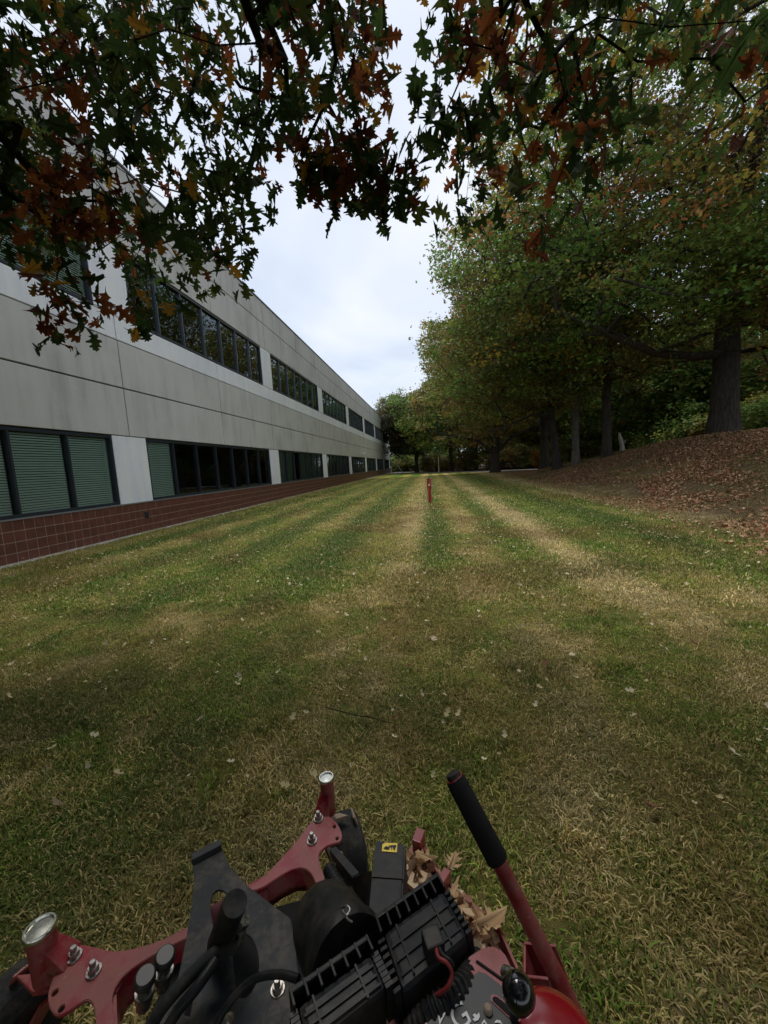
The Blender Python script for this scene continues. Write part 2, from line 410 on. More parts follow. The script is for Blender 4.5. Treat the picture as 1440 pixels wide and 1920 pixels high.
def window(ya, yb, z0, z1, blinds, npane=7, vert=()):
    """ribbon window: perimeter frame, mullions, panes, blinds"""
    xg = WX - .10; fw = .065
    f = MB()
    f.box((xg - .06, ya, z0), (WX - .02, yb, z0 + fw)); f.box((xg - .06, ya, z1 - fw), (WX - .02, yb, z1))
    f.box((xg - .06, ya, z0 + fw), (WX - .021, ya + fw, z1 - fw)); f.box((xg - .06, yb - fw, z0 + fw), (WX - .021, yb, z1 - fw))
    w = f.build('window', M_FRAME, bld, bevel=.004)
    st = (yb - ya) / npane
    for i_ in range(npane):
        a, b = ya + i_ * st, ya + (i_ + 1) * st
        tilt = rng.normal(0, .0025, 2)
        MB().add([(xg, a + .02, z0 + .03), (xg + tilt[0], b - .02, z0 + .03), (xg + tilt[0] + tilt[1], b - .02, z1 - .03), (xg + tilt[1], a + .02, z1 - .03)], [(0, 1, 2, 3)]).build('pane', M_GLASS, w)
        if i_:
            wd = .045 if npane == 7 else .05
            MB().box((xg - .05, a - wd / 2, z0 + fw - .001), (WX - .028, a + wd / 2, z1 - fw + .001)).build('mullion', M_MULL if z0 > 3 else M_FRAME, w, bevel=.003)
        if i_ in blinds:
            B = MB(); zlo = z0 + .08 + blinds[i_]
            for z in np.arange(zlo, z1 - .06, .052):
                B.add([(xg - .045, a + .05, z - .020), (xg - .045, b - .05, z - .020), (xg - .068, b - .05, z + .018), (xg - .068, a + .05, z + .018)], [(0, 1, 2, 3)])
            o = B.build('blind', M_BLIND, w); o['kind'] = 'stuff'
        if i_ in vert:
            B = MB()
            for y in np.arange(a + .05, b - .05, .10):
                B.add([(xg - .12, y, z0 + .06), (xg - .07 - .05 * random.random(), y + .06 + .03 * random.random(), z0 + .06), (xg - .07, y + .07, z1 - .06), (xg - .12, y, z1 - .06)], [(0, 1, 2, 3)])
            o = B.build('blind', M_BLIND2, w); o['kind'] = 'stuff'
    return w
for k_ in range(NB0, NB1):
    ya, yb = Y0 + k_ * PER + PW / 2, Y0 + (k_ + 1) * PER - PW / 2
    if k_ == -1: bl = {q: 0.0 for q in range(7)}
    elif k_ == 0: bl = {0: 0.0}
    else: bl = {}
    window(ya, yb, Z_SILL, Z_HEAD - .01, bl, vert=() if k_ < 1 else [q for q in range(7) if random.random() < .55])
    window(ya, yb, Z_SILL2 + .01, Z_HEAD2 - .01, {q: 0.0 for q in range(7) if k_ == -1 and q > 3})
window(Y0 + NB1 * PER + PW / 2, YE - .05, Z_SILL, Z_HEAD - .01, {}, 1); window(Y0 + NB1 * PER + PW / 2, YE - .05, Z_SILL2 + .01, Z_HEAD2 - .01, {}, 1)
# tiled base: four courses; the ones large enough to see are single tiles, the rest one part
TS = .2073
gr = boxobj('grout_bed', (WX - .155, YS, -.15), (WX - .012, YE - .02, Z_TILE - .004), M_GROUT, bld)
tm = MB().box((-.006, .007, .007), (.004, TS - .007, TS - .007)); tproto = tm.build('tile', M_TILE, None, bevel=.002, seg=1)
tile_me = tproto.data; bpy.data.objects.remove(tproto)
cols = int((YE - YS) / TS); vis0 = int((5.3 - YS) / TS)
rest = MB()
for c_ in range(cols):
    for r_ in range(4):
        y = YS + c_ * TS; z = r_ * TS
        jx = rng.normal(0, .0006)
        if vis0 <= c_ < vis0 + 75:
            o = link('tile', tile_me, bld); o.location = (WX - .006 + jx - WX, y - 35, z)
        else: rest.box((WX - .012, y + .007, z + .007), (WX - .002 + jx, y + TS - .007, z + TS - .007))
o = rest.build('tile_courses', M_TILE, bld); o['kind'] = 'stuff'
MB().box((WX - .02, YS, Z_TILE - .002), (WX + .014, YE - .03, Z_TILE + .028)).build('sill_flashing', mat('flashing', (.30, .31, .33), .5, .4), bld)
MB().box((WX - .01, 9.93, .40), (WX + .025, 10.06, .57)).build('vent_cover', M_FRAME, bld, bevel=.01)
# twin floodlight on the wall
wl = empty('floodlight', (WX, 45.8, 3.05), 'white twin-headed floodlight on the concrete spandrel above the ribbon windows', 'floodlight')
MW = mat('white_fixture', (.82, .82, .80), .4)
MB().box((WX, 45.72, 2.97), (WX + .08, 45.95, 3.13)).build('back_box', MW, wl, bevel=.01)
for s_ in (-.28, .28):
    y = 45.83 + s_
    h_ = MB().lathe((WX + .10, y, 3.06), (WX + .34, y + s_ * .3, 3.0), [(0, .05), (.3, .07), (.85, .13), (1, .135), (1, .12), (.93, .11)], 16).build('lamp_head', MW, wl, smooth=True)
    MB().tube([(WX + .06, 45.83 + s_ * .3, 3.05), (WX + .14, y, 3.06)], .025, 8).build('arm', MW, wl)

# ------------------------------------------------------------------ trees: shared builders
def leaf_material(name, trans=.35, gloss=.5):
    m = mat(name, (.1, .1, .02), gloss, spec=.25); k = NT(m); t = k.t
    at = k.n('ShaderNodeAttribute', attribute_name='tint')
    n1 = k.noise(k.pos(), .8, 1)
    c = k.mix(.35, at.outputs['Color'], k.mix(1.0, at.outputs['Color'], k.ramp(n1, [(.3, .55), (.7, 1.35)]), 'MULTIPLY'))
    k.col(c)
    tl = k.n('ShaderNodeBsdfTranslucent'); k.put(tl.inputs[0], c)
    ms = k.n('ShaderNodeMixShader'); ms.inputs[0].default_value = trans
    t.links.new(k.b.outputs[0], ms.inputs[1]); t.links.new(tl.outputs[0], ms.inputs[2]); t.links.new(ms.outputs[0], t.nodes['Material Output'].inputs[0])
    return m
M_LEAF = leaf_material('tree_leaf', .45)
M_LEAFN = leaf_material('near_oak_leaf', .42, .7)
M_LEAFN.node_tree.nodes['Principled BSDF'].inputs['Specular IOR Level'].default_value = .08
M_DRYLEAF = leaf_material('fallen_leaf', .12, .8)
def bark(name, dark, light, sc=1.0):
    m = mat(name, dark, .95, spec=.1); k = NT(m); p = k.pos()
    r = k.noise(k.scale(p, (1, 1, .16)), 14 * sc, 6, .7, .4); k.col(k.ramp(r, [(.32, dark), (.68, light)])); k.bump(r, 1.0, .05)
    return m
M_BARK = bark('oak_bark', (.026, .022, .018), (.085, .072, .058))
M_BARK2 = bark('pale_bark', (.055, .048, .038), (.17, .155, .13))
M_TWIG = bark('twig_bark', (.018, .015, .012), (.045, .038, .03), 3)

LEAF6_V = np.array([(0, 0, 0), (.3, .30, .04), (.45, .1, .0), (.7, .36, .05), (1, 0, -.10), (.7, -.36, .05), (.45, -.1, 0), (.3, -.30, .04)])
LEAF6_F = np.array([(0, 2, 1), (0, 6, 2), (0, 7, 6), (2, 4, 3), (2, 6, 4), (4, 6, 5)])
LEAF2_V = np.array([(0, 0, 0), (.5, .36, .08), (1, 0, -.05), (.5, -.36, .08)]); LEAF2_F = np.array([(0, 2, 1), (0, 3, 2)])
def frames(normal, heading):
    n = normal / np.linalg.norm(normal, axis=1, keepdims=True)
    h = heading - n * np.sum(heading * n, 1, keepdims=True); h /= np.linalg.norm(h, axis=1, keepdims=True) + 1e-9
    return np.stack([h, np.cross(n, h), n], 2)            # columns: along, across, up
def leaf_cloud(pos, R, size, TV, TF):
    n, kv = len(pos), len(TV)
    V = np.einsum('nij,kj->nki', R, TV) * size[:, None, None] + pos[:, None, :]
    F = TF[None] + (np.arange(n) * kv)[:, None, None]
    return V.reshape(-1, 3), F.reshape(-1, 3)
SKY = [(-900, -2500), (880, -2500), (870, 250), (885, 380), (850, 420), (803, 440), (798, 500), (818, 545), (850, 560), (843, 600), (788, 603), (780, 640), (787, 690), (800, 702), (787, 728), (760, 744), (735, 740), (700, 748), (640, 775), (-900, 900)]
def crown_points(c, rad, n, zmin, shell=2.4, reject=None, seed=1, cut=None):
    g = np.random.default_rng(seed); out = []
    while sum(map(len, out)) < n:
        d = g.normal(size=(n * 2, 3)); d /= np.linalg.norm(d, axis=1, keepdims=True)
        lump = np.array([mnoise.noise(Vector(q * 2.3 + seed)) for q in d])
        r = g.random(n * 2) ** (1 / shell) * (1 + .32 * lump)
        p = np.array(c) + d * r[:, None] * np.array(rad)
        ok = p[:, 2] > zmin + g.random(len(p)) * .8
        if reject is not None:
            u, v, dd = project(p); mar = 0.45 * FPX / np.maximum(dd, 1)
            ok &= ~((dd > .5) & inpoly(u - mar, v + mar * .3, reject))
        if cut is not None: ok &= cut(p)
        out.append(p[ok])
    return np.concatenate(out)[:n]
def skeleton(nodes, parents, targets, step, sag=.0, seed=3, up=.35):
    """join every target to the nearest limb; returns node positions, parents and the load each carries"""
    g = np.random.default_rng(seed)
    base = np.array(nodes[-1])
    order = np.argsort(np.min(np.linalg.norm(targets[:, None, :] - np.array(nodes)[None], axis=2), axis=1))
    cap = len(nodes) + len(targets) * 12
    N = np.zeros((cap, 3)); N[:len(nodes)] = nodes; par = list(parents); cnt = len(nodes); tips = []
    for t_ in order:
        p = targets[t_]; d = np.linalg.norm(N[:cnt] - p, axis=1) + up * np.maximum(0, N[:cnt, 2] - p[2])
        j = int(np.argmin(d)); a = N[j].copy(); L = np.linalg.norm(p - a); ns = max(1, min(10, int(L / step)))
        last = j
        for q in range(1, ns + 1):
            f = q / ns; w = a + (p - a) * f
            if q < ns: w = w + g.normal(size=3) * L * .05; w[2] += sag * L * math.sin(math.pi * f)
            if cnt >= cap: break
            N[cnt] = w; par.append(last); last = cnt; cnt += 1
        tips.append(last)
    load = np.zeros(cnt)
    for q in tips: load[q] += 1
    for q in range(cnt - 1, -1, -1):
        if par[q] >= 0: load[par[q]] += load[q]
    return N[:cnt], par, load
def limb_mesh(name, N, par, rad, material, parent, nseg=6, minr=0.0, base_n=0):
    off = root_loc(parent); V = []; F = []
    for q in range(len(N)):
        p_ = par[q]
        if p_ < 0 or rad[q] < minr: continue
        a, b = N[p_], N[q]; d = b - a; L = np.linalg.norm(d)
        if L < 1e-5: continue
        d = d / L; x = np.cross(d, (.31, .17, .93)) if abs(d[2]) < .9 else np.cross(d, (1.0, .2, 0)); x /= np.linalg.norm(x); y = np.cross(d, x)
        ns = 14 if rad[q] > .15 else nseg if rad[q] > .02 else 4
        r0 = min(rad[p_], rad[q] * 1.35) if par[p_] >= 0 else rad[p_]; r1 = rad[q]; o = len(V)
        ang = np.arange(ns) * 2 * math.pi / ns; ring = np.cos(ang)[:, None] * x + np.sin(ang)[:, None] * y
        V += list(a - off - d * r0 * .25 + ring * r0) + list(b - off + ring * r1)
        F += [(o + i_, o + (i_ + 1) % ns, o + ns + (i_ + 1) % ns, o + ns + i_) for i_ in range(ns)]
        F.append(tuple(range(o + ns, o + 2 * ns)))
    me = bpy.data.meshes.new(name); me.from_pydata([tuple(v) for v in V], [], F); me.materials.append(material); me.shade_smooth()
    return link(name, me, parent)
PAL_OAK = [(.54, (.110, .200, .040)), (.24, (.165, .215, .044)), (.10, (.29, .215, .05)), (.08, (.28, .120, .042)), (.04, (.44, .30, .05))]
PAL_GREEN = [(.75, (0.142, 0.230, 0.052)), (.20, (0.201, 0.242, 0.052)), (.05, (0.319, 0.260, 0.055))]
PAL_OLIVE = [(.50, (.165, .215, .050)), (.28, (.235, .215, .056)), (.14, (.25, .135, .050)), (.08, (.40, .28, .06))]
PAL_DARK = [(.7, (.060, .078, .038)), (.3, (.085, .078, .045))]
PAL_BARE = [(.5, (.21, .135, .070)), (.3, (.16, .10, .055)), (.2, (.14, .14, .045))]
def pick(pal, n, g):
    w = np.array([a for a, _ in pal]); c = np.array([b for _, b in pal])
    return c[g.choice(len(pal), n, p=w / w.sum())]
def make_tree(name, label, x, y, height, crown_c, crown_r, dia, nclump, nleaf, lsize, pal, group=None, reject=SKY, zmin=3.0, seed=1, T=6,
              trunk_top=.62, lean=(0, 0), limbs=(), csize=.82, bark_m=None, extra=None, cut=None, cat='tree'):
    g = np.random.default_rng(seed); z0 = float(H(x, y)) - .08
    root = empty(name, (x, y, z0), label, cat, group)
    base = np.array([x, y, z0]); c = base + np.array(crown_c)
    C = crown_points(c, crown_r, nclump, z0 + zmin, reject=reject, seed=seed, cut=cut)
    if extra is not None:
        C = np.concatenate([C, crown_points(*extra, 2.0, 1.3, reject, seed + 1)]); nclump = len(C)
    nt = 9; top = height * trunk_top
    nodes = [base - [0, 0, .3]]; par = [-1]
    for q in range(nt + 1):
        f = q / nt
        nodes.append(base + np.array([lean[0] * f + .10 * dia * g.normal() * (q > 2), lean[1] * f + .10 * dia * g.normal() * (q > 2), .05 + (top - .05) * f])); par.append(len(nodes) - 2)
    for path in limbs:
        last = 1 + int(np.argmin([abs(nd[2] - path[0][2]) for nd in nodes[1:nt + 2]]))
        for q in path[1:]:
            nodes.append(np.array(q, float)); par.append(last); last = len(nodes) - 1
    N, par, load = skeleton(nodes, par, C, 1.3, seed=seed)
    rad = dia / 2 * np.maximum(load / load[0], 1e-4) ** .5
    rad = np.maximum(rad, .012)
    zz = (N[:, 2] - base[2]); near = (np.arange(len(N)) <= nt + 1)
    rad = np.where(near, np.maximum(rad, dia / 2 * (1 - .5 * zz / max(top, 1))) * (1 + .55 * np.exp(-np.maximum(zz, 0) / (.45 + dia * .3))), rad)
    q = nt + 2
    for path in limbs:
        for s_ in range(1, len(path)):
            rad[q] = max(rad[q], dia * .21 * (1 - .75 * s_ / len(path))); q += 1
    limb_mesh('trunk', N, par, rad, bark_m or M_BARK, root)
    n = nclump * nleaf; ci = np.repeat(np.arange(nclump), nleaf)
    pos = C[ci] + g.normal(size=(n, 3)) * np.array([.60, .60, .26]) * csize
    if reject is not None:
        u, v, dd = project(pos); bad = (dd > .5) & inpoly(u, v, reject) & (g.random(n) < .8)
        pos, ci = pos[~bad], ci[~bad]; n = len(pos)
    nrm = g.normal(size=(n, 3)) * .50 + np.array([0, 0, .85]); hd = g.normal(size=(n, 3)); hd[:, 2] -= .5
    ccol = pick(pal, nclump, g) * np.clip(1 + .30 * g.normal(size=(nclump, 1)), .4, 1.9)
    zr = np.array([mnoise.noise(Vector(q * .16 + seed)) for q in C])[:, None]
    zr = np.clip((zr - .12) * 2.0, 0, .5); ccol = ccol * (1 - zr) + np.array([.24, .11, .045]) * zr
    own = g.random(n) < .14
    col = np.where(own[:, None], pick(pal, n, g), ccol[ci]) * np.clip(1 + .22 * g.normal(size=(n, 1)), .45, 1.7)
    TV, TF = (LEAF6_V, LEAF6_F) if T == 6 else (LEAF2_V, LEAF2_F)
    V, F = leaf_cloud(pos - base, frames(nrm, hd), lsize * g.uniform(.65, 1.3, n), TV, TF)
    np_mesh('crown', V, F, M_LEAF, np.repeat(np.clip(col, .005, .6), len(TF), 0), root)
    return root
def copy_tree(src, x, y, s, rz, label=None, group=None):
    r = src.copy(); COL.objects.link(r); r.location = (x, y, float(H(x, y)) - .08); r.scale = (s, s, s * random.uniform(.92, 1.08)); r.rotation_euler[2] = rz
    if label: r['label'] = label
    if group: r['group'] = group
    for ch in list(src.children):
        c_ = ch.copy(); COL.objects.link(c_); c_.parent = r
    return r

# ------------------------------------------------------------------ oaks on and along the mound
GO = 'oaks standing along the mound'
zb = float(H(12.8, 19.0))
big = make_tree('oak_tree', 'massive spreading oak with thick furrowed trunk on top of the leafy mound', 12.8, 19.0, 19, (-1.2, .0, 9.9), (10.8, 10.5, 7.9), .92, 1300, 62, .17, PAL_OAK, GO, zmin=2.9, seed=5, trunk_top=.55, csize=.72,
    limbs=[[(12.8, 19, zb + 3.6), (11.6, 18.8, zb + 3.35), (9.6, 18.4, zb + 3.55), (7.6, 18.1, zb + 4.5), (5.6, 18.2, zb + 5.6)],
           [(12.8, 19, zb + 5.2), (10.5, 19.5, zb + 6.6), (7.5, 20.0, zb + 8.3), (4.5, 20.5, zb + 9.8)],
           [(12.8, 19, zb + 6.5), (12.0, 17, zb + 9), (11, 15, zb + 11), (10, 13.5, zb + 12.5)],
           [(12.8, 19, zb + 5.0), (15, 18, zb + 7), (18, 17, zb + 9)]],
    extra=((11.8, 15.0, 7.4), (5.6, 3.0, 2.2), 210),
    cut=lambda p: ~((p[:, 2] < 5.6) & (np.hypot(p[:, 0] - 12.8, p[:, 1] - 19) < 3.0)))
make_tree('oak_tree', 'slim grey oak, first in the row behind the big mound oak', 10.1, 24.0, 17.5, (-2.0, .5, 10.8), (8.6, 7.4, 9.0), .44, 760, 50, .19, PAL_OAK, GO, zmin=3.4, seed=8, trunk_top=.6)
make_tree('oak_tree', 'thin straight oak between the slim grey oak and the forked oak', 9.25, 26.4, 16.5, (-1.6, 1.0, 9.0), (7.2, 6.5, 6.5), .40, 440, 48, .20, PAL_OLIVE, GO, zmin=3.4, seed=12, bark_m=M_BARK2)
make_tree('oak_tree', 'leaning oak with bare dead side branches on the slope of the mound', 8.75, 28.4, 17, (-2.2, 2.0, 10.3), (8.0, 6.5, 8.2), .50, 580, 48, .20, PAL_OAK, GO, zmin=3.4, seed=17, lean=(-1.0, .3),
    limbs=[[(8.5, 28.4, 4.6), (7.0, 27.6, 4.3), (5.2, 27.2, 3.6), (3.9, 27.0, 3.3)]])
make_tree('oak_tree', 'stout oak where the mound runs out into the lawn', 9.5, 34.2, 17.5, (-2.8, 1.0, 10.2), (7.8, 7, 7.0), .66, 460, 42, .24, PAL_OLIVE, GO, zmin=3.4, seed=21)
make_tree('oak_tree', 'thick dark oak with low forking limbs at the lawn edge beside the drive', 7.2, 44.8, 19, (-1.2, .5, 11.0), (8.4, 8, 8.4), .92, 640, 42, .27, PAL_OLIVE, GO, zmin=3.0, seed=25, trunk_top=.5,
    limbs=[[(7.2, 44.8, 2.4), (5.4, 44.4, 3.6), (3.0, 44, 4.2), (1.0, 43.6, 4.6)], [(7.2, 44.8, 2.5), (9.0, 44.4, 3.8), (11, 44, 4.6)]])
make_tree('maple_tree', 'dense green maple across the drive past the end of the lawn', 3.4, 63.0, 20, (-1.4, 0, 11.2), (7.2, 7, 9.2), .6, 520, 44, .34, PAL_GREEN, None, zmin=2.6, seed=31, T=2, csize=1.1)
make_tree('maple_tree', 'very dark narrow-trunked tree beyond the far corner of the office building', -2.2, 69.0, 15.5, (-1.6, 1, 8.6), (5.2, 5, 6.4), .6, 420, 46, .34, PAL_DARK, None, zmin=2.6, seed=36, T=2, csize=1.05)

# woodland behind: a few kinds, copied
GW = 'woodland trees behind the lawn and mound'
L_G, L_O, L_D, L_B = 'tall green tree', 'tall olive and brown tree', 'dark leafy tree', 'thin rusty tree with sparse crown'
def zone_of(x, y):
    if x < -3: return 'past the far corner of the office building'
    if x < 10 and y > 80: return 'deep in the wood straight beyond the lawn'
    if x < 12: return 'just across the drive at the end of the lawn'
    if y < 34: return 'on the ground behind the massive mound oak'
    if y < 58: return 'behind the row of oaks along the mound'
    return 'far back in the wood behind the mound'
kinds = []
for lab, pal, hh, rr, nc, nl, sd, dz in ((L_G, PAL_GREEN, 19, (5.4, 5.4, 8.2), 300, 44, 41, 2.4), (L_O, PAL_OLIVE, 18, (5.2, 5.2, 7.6), 280, 44, 42, 3.2), (L_D, PAL_DARK, 17, (5.0, 5.0, 7.6), 300, 44, 43, 1.6), (L_B, PAL_BARE, 18.5, (4.6, 4.6, 6.8), 190, 24, 44, 5.0)):
    kinds.append(make_tree('woodland_tree', lab + ' ' + zone_of(-8.0 + 6 * len(kinds), 98), -8.0 + 6 * len(kinds), 98.0 + len(kinds), hh, (0, 0, hh * .56), rr, .5, nc, nl, .40, pal, GW, None, dz, sd, 2, .75, csize=1.0, bark_m=M_BARK2 if len(kinds) % 2 else M_BARK))
wood = []
for x in np.arange(-30, 62, 5.4): wood.append((x + random.uniform(-1.5, 1.5), 92 - .35 * x + random.uniform(-4, 4)))
for x in np.arange(-26, 66, 6.5): wood.append((x + random.uniform(-2, 2), 108 - .35 * x + random.uniform(-4, 4)))
for x, y in [(8, 67), (14, 58), (19, 55), (24, 50), (17, 44), (22, 40), (28, 43), (27, 33), (33, 36), (37, 30), (36, 20), (46, 26), (19, 66), (27, 60), (34, 52), (41, 42), (48, 36), (12, 76), (20, 77), (28, 70), (36, 62), (44, 54)]:
    wood.append((x + random.uniform(-.8, .8), y + random.uniform(-.8, .8)))
for n_, (x, y) in enumerate(wood):
    q = random.choices((0, 1, 2, 3), (.36, .34, .18, .12))[0]
    if x < -4 and y > 85: q = random.choice((3, 3, 1))
    s_ = random.uniform(.82, 1.02)
    copy_tree(kinds[q], x, y, s_, random.uniform(0, 6.28), (L_G, L_O, L_D, L_B)[q] + ' ' + zone_of(x, y))
# undergrowth
GU = 'undergrowth bushes at the foot of the woodland'
bushes = []
for n_, (lab, pal) in enumerate((('rounded dark green bush', PAL_GREEN), ('straggly olive bush', [(a_, tuple(.85 * v_ for v_ in b_)) for a_, b_ in PAL_OLIVE]), ('leafy mid green bush', [(a_, tuple(.9 * v_ for v_ in b_)) for a_, b_ in PAL_GREEN]))):
    bushes.append(make_tree('bush', lab + ' ' + zone_of(2.0 + 5 * n_, 76.0 - 4 * n_), 2.0 + 5 * n_, 76.0 - 4 * n_, 3, (0, 0, 1.5), (2.5, 2.5, 1.7), .12, 70, 55, .22, pal, GU, None, .05, 60 + n_, 2, .6, csize=.62, cat='bush'))
for n_ in range(70):
    f = random.random()
    if f < .5: x = random.uniform(-12, 40); y = 80 - .75 * x + random.uniform(-6, 8)
    else: x = random.uniform(14, 48); y = random.uniform(24, 62) * (1.0 if x < 28 else .85); 
    if y < 56 - 1.0 * min(x, 12) + 12 and x < 14: y += 14
    if x < 19 and y < 40: continue
    q = random.randrange(3); copy_tree(bushes[q], x, y, random.uniform(.8, 1.7), random.uniform(0, 6.28), ('rounded dark green bush', 'straggly olive bush', 'leafy mid green bush')[q] + ' ' + zone_of(x, y))
for x, y in [(3.0, 68.5), (5.6, 62.5), (9.0, 57.8), (12.0, 54.5), (14.8, 52.5), (17.6, 51.0), (21, 50), (.6, 72), (24, 46)]:
    q = random.choice((1, 2)); copy_tree(bushes[q], x, y, random.uniform(.75, 1.15), random.uniform(0, 6.28), ('', 'straggly olive bush', 'leafy mid green bush')[q] + ' on the far verge of the drive')
make_tree('maple_sapling', 'small bright orange maple sapling between the oak trunks', 11.6, 44.0, 2.6, (0, 0, 1.5), (.8, .8, 1.15), .06, 60, 36, .13, [(.6, (.50, .24, .04)), (.4, (.42, .16, .03))], None, None, .3, 71, 2, .8, csize=.22, cat='sapling')
sn = empty('broken_trunk', (12.6, 27.6, float(H(12.6, 27.6))), 'short pale broken tree trunk on the crest of the mound', 'tree trunk')
zs = float(H(12.6, 27.6))
MB().tube([(12.6, 27.6, zs - .2), (12.55, 27.6, zs + .5), (12.4, 27.55, zs + 1.0), (12.32, 27.5, zs + 1.35)], [.17, .14, .12, .05], 10).build('stem', bark('weathered_wood', (.28, .25, .21), (.48, .44, .38)), sn, smooth=True)
MB().tube([(12.55, 27.6, zs + .55), (12.75, 27.5, zs + .85)], [.06, .03], 7).build('branch_stub', MATS['weathered_wood'], sn, smooth=True)

# ------------------------------------------------------------------ the oak overhead
def oak_leaf(seed):
    """pin-oak leaf with bristle-pointed lobes, petiole at the origin, unit length along +x"""
    g = random.Random(seed)
    half = [(-.22, .006), (.0, .012), (.08, .05), (.13, .15), (.16, .23), (.21, .21), (.27, .11), (.33, .12), (.37, .27), (.39, .42), (.45, .37), (.51, .44), (.54, .30), (.55, .14), (.60, .13), (.66, .25), (.72, .34), (.76, .23), (.77, .12), (.84, .17), (.90, .16), (.92, .06), (1.0, .0)]
    up = [(x + g.uniform(-.015, .015), y * g.uniform(.85, 1.2)) for x, y in half[:-1]]
    dn = [(x + g.uniform(-.015, .015), -y * g.uniform(.85, 1.2)) for x, y in half[:-1]]
    pts = dn + [(1.0, 0.0)] + up[::-1]
    tri = tessellate_polygon([[Vector((a, b, 0)) for a, b in pts]])
    ca, cb, cc = g.uniform(-.5, .15), g.uniform(.3, 1.3), g.uniform(-.4, .4)
    V = np.array([(a, b, ca * a * a + cb * b * b * .8 + cc * a * b + .04 * math.sin(9 * a + 14 * b)) for a, b in pts])
    return V, np.array(tri)
OAKL = [oak_leaf(s_) for s_ in range(7)]
NEAR_PAL = [(.60, (.038, .066, .017)), (.13, (.080, .100, .021)), (.14, (.19, .062, .020)), (.08, (.11, .034, .017)), (.05, (.36, .19, .026))]
POLY = [[(-300, -700), (685, -700), (690, 40), (722, 130), (765, 190), (755, 232), (700, 232), (655, 210), (600, 240), (560, 225), (528, 245), (518, 330), (508, 420), (468, 425), (492, 505), (478, 560), (440, 615), (370, 595), (300, 592), (248, 590), (225, 510), (185, 490), (165, 520), (120, 500), (55, 455), (-300, 420)],
        [(552, 285), (640, 262), (755, 295), (775, 335), (735, 375), (690, 362), (650, 378), (585, 365), (565, 335)],
        [(70, 548), (110, 535), (165, 585), (160, 615), (110, 612), (80, 575)],
        [(800, -700), (1800, -700), (1800, 190), (1440, 230), (1330, 215), (1250, 235), (1150, 270), (1120, 320), (1055, 370), (1060, 440), (1035, 450), (1000, 370), (930, 350), (895, 400), (865, 415), (785, 415), (782, 385), (800, 330), (783, 270), (797, 150), (810, 60)]]
def in_any(u, v):
    r = np.zeros(np.shape(u), bool)
    for q in POLY: r |= inpoly(u, v, q)
    return r
g = np.random.default_rng(77)
TX, TY = -1.6, -3.4
tg = []
def sample_poly(poly, n, dlo, dhi, dens=lambda u, v: 1.0):
    us, vs_ = zip(*poly); k_ = 0
    while k_ < n:
        u = g.uniform(max(-160, min(us)), min(1600, max(us))); v = g.uniform(max(-160, min(vs_)), max(vs_))
        if not inpoly(np.array([u]), np.array([v]), poly)[0] or g.random() > dens(u, v): continue
        p = PD(u, v, g.uniform(dlo, dhi))
        if p[2] > 7.4 or p[2] < 2.6: continue
        tg.append(p); k_ += 1
sample_poly(POLY[0], 285, 2.6, 5.0, lambda u, v: 1.0 if v < 330 else .75)
sample_poly(POLY[1], 24, 2.9, 3.3)
sample_poly(POLY[2], 5, 3.5, 3.7)
sample_poly(POLY[3], 108, 2.3, 4.6, lambda u, v: (1.0 if v < 260 else .7) * (1.0 if u < 1120 else .5))
rusty0 = len(tg)
sample_poly([(965, 110), (1110, 150), (1125, 330), (1065, 460), (1010, 330)], 8, 2.6, 3.5)
sample_poly([(60, 150), (230, 220), (330, 420), (240, 430), (60, 380)], 9, 2.8, 3.8)
front = len(tg)
shade_t = []
while len(shade_t) < 2000:                       # unseen rest of the crown, made dense and big-leaved to shade the foreground
    p = np.array([g.uniform(-8, 8), g.uniform(-9.5, 2.4), g.uniform(3.1, 7.2)])
    if np.hypot((p[0] - TX) / 9, (p[1] - TY) / 7.5) > 1.05: continue
    u, v, d = project(p)
    if d[0] > .0 and -260 < u[0] < 1700 and -260 < v[0] < 2000: continue
    if np.linalg.norm(p - CAMP) < 2.2: continue
    shade_t.append(p)
targets = np.array(tg + shade_t)
root = empty('oak_tree', (TX, TY, 0), 'overhanging pin oak whose drooping leafy branches frame the view overhead', 'tree')
b0 = np.array([TX, TY, 0.0])
nodes = [b0 - [0, 0, .3]]; par = [-1]
for z, dx, dy in ((.05, 0, 0), (1.0, .02, .02), (2.2, .05, .03), (3.4, .05, .1), (4.6, .1, .2), (5.8, .1, .35), (7.2, .15, .5)):
    nodes.append(b0 + [dx, dy, z]); par.append(len(nodes) - 2)
for path in ([4, (-2.6, -1.6, 4.5), (-3.2, .4, 5.1), (-3.3, 2.0, 4.7), (-3.1, 3.4, 3.9)],
             [5, (-1.6, -1.2, 5.8), (-1.5, .8, 6.3), (-1.3, 2.2, 5.6), (-1.1, 3.0, 4.6)],
             [5, (-.4, -1.6, 5.6), (.3, .3, 6.2), PD(945, -180, 2.4), PD(975, -20, 2.5), PD(1010, 55, 2.6), PD(1040, 100, 2.7), PD(1062, 190, 2.9)],
             [4, (.2, -2.0, 4.6), (2.2, -.4, 5.4), (3.4, 1.6, 5.6), (4.2, 2.8, 5.0)],
             [3, (-3.4, -3.0, 4.2), (-5.0, -1.5, 4.9), (-5.6, 1.0, 4.9)],
             [4, (-2.2, -5.5, 5.0), (-3, -7.0, 5.6)], [5, (0, -5.2, 5.8), (2.0, -6.4, 6.0)]):
    last = path[0]
    for q in path[1:]: nodes.append(np.array(q, float)); par.append(last); last = len(nodes) - 1
N, par, load = skeleton(nodes, par, targets, .35, sag=.10, seed=9, up=-.25)
rad = np.maximum(.15 * (np.maximum(load, .5) / load[0]) ** .55, .0024)
rad[:8] = np.maximum(rad[:8], np.linspace(.27, .13, 8))
limb_mesh('trunk', N, par, rad, M_TWIG, root)
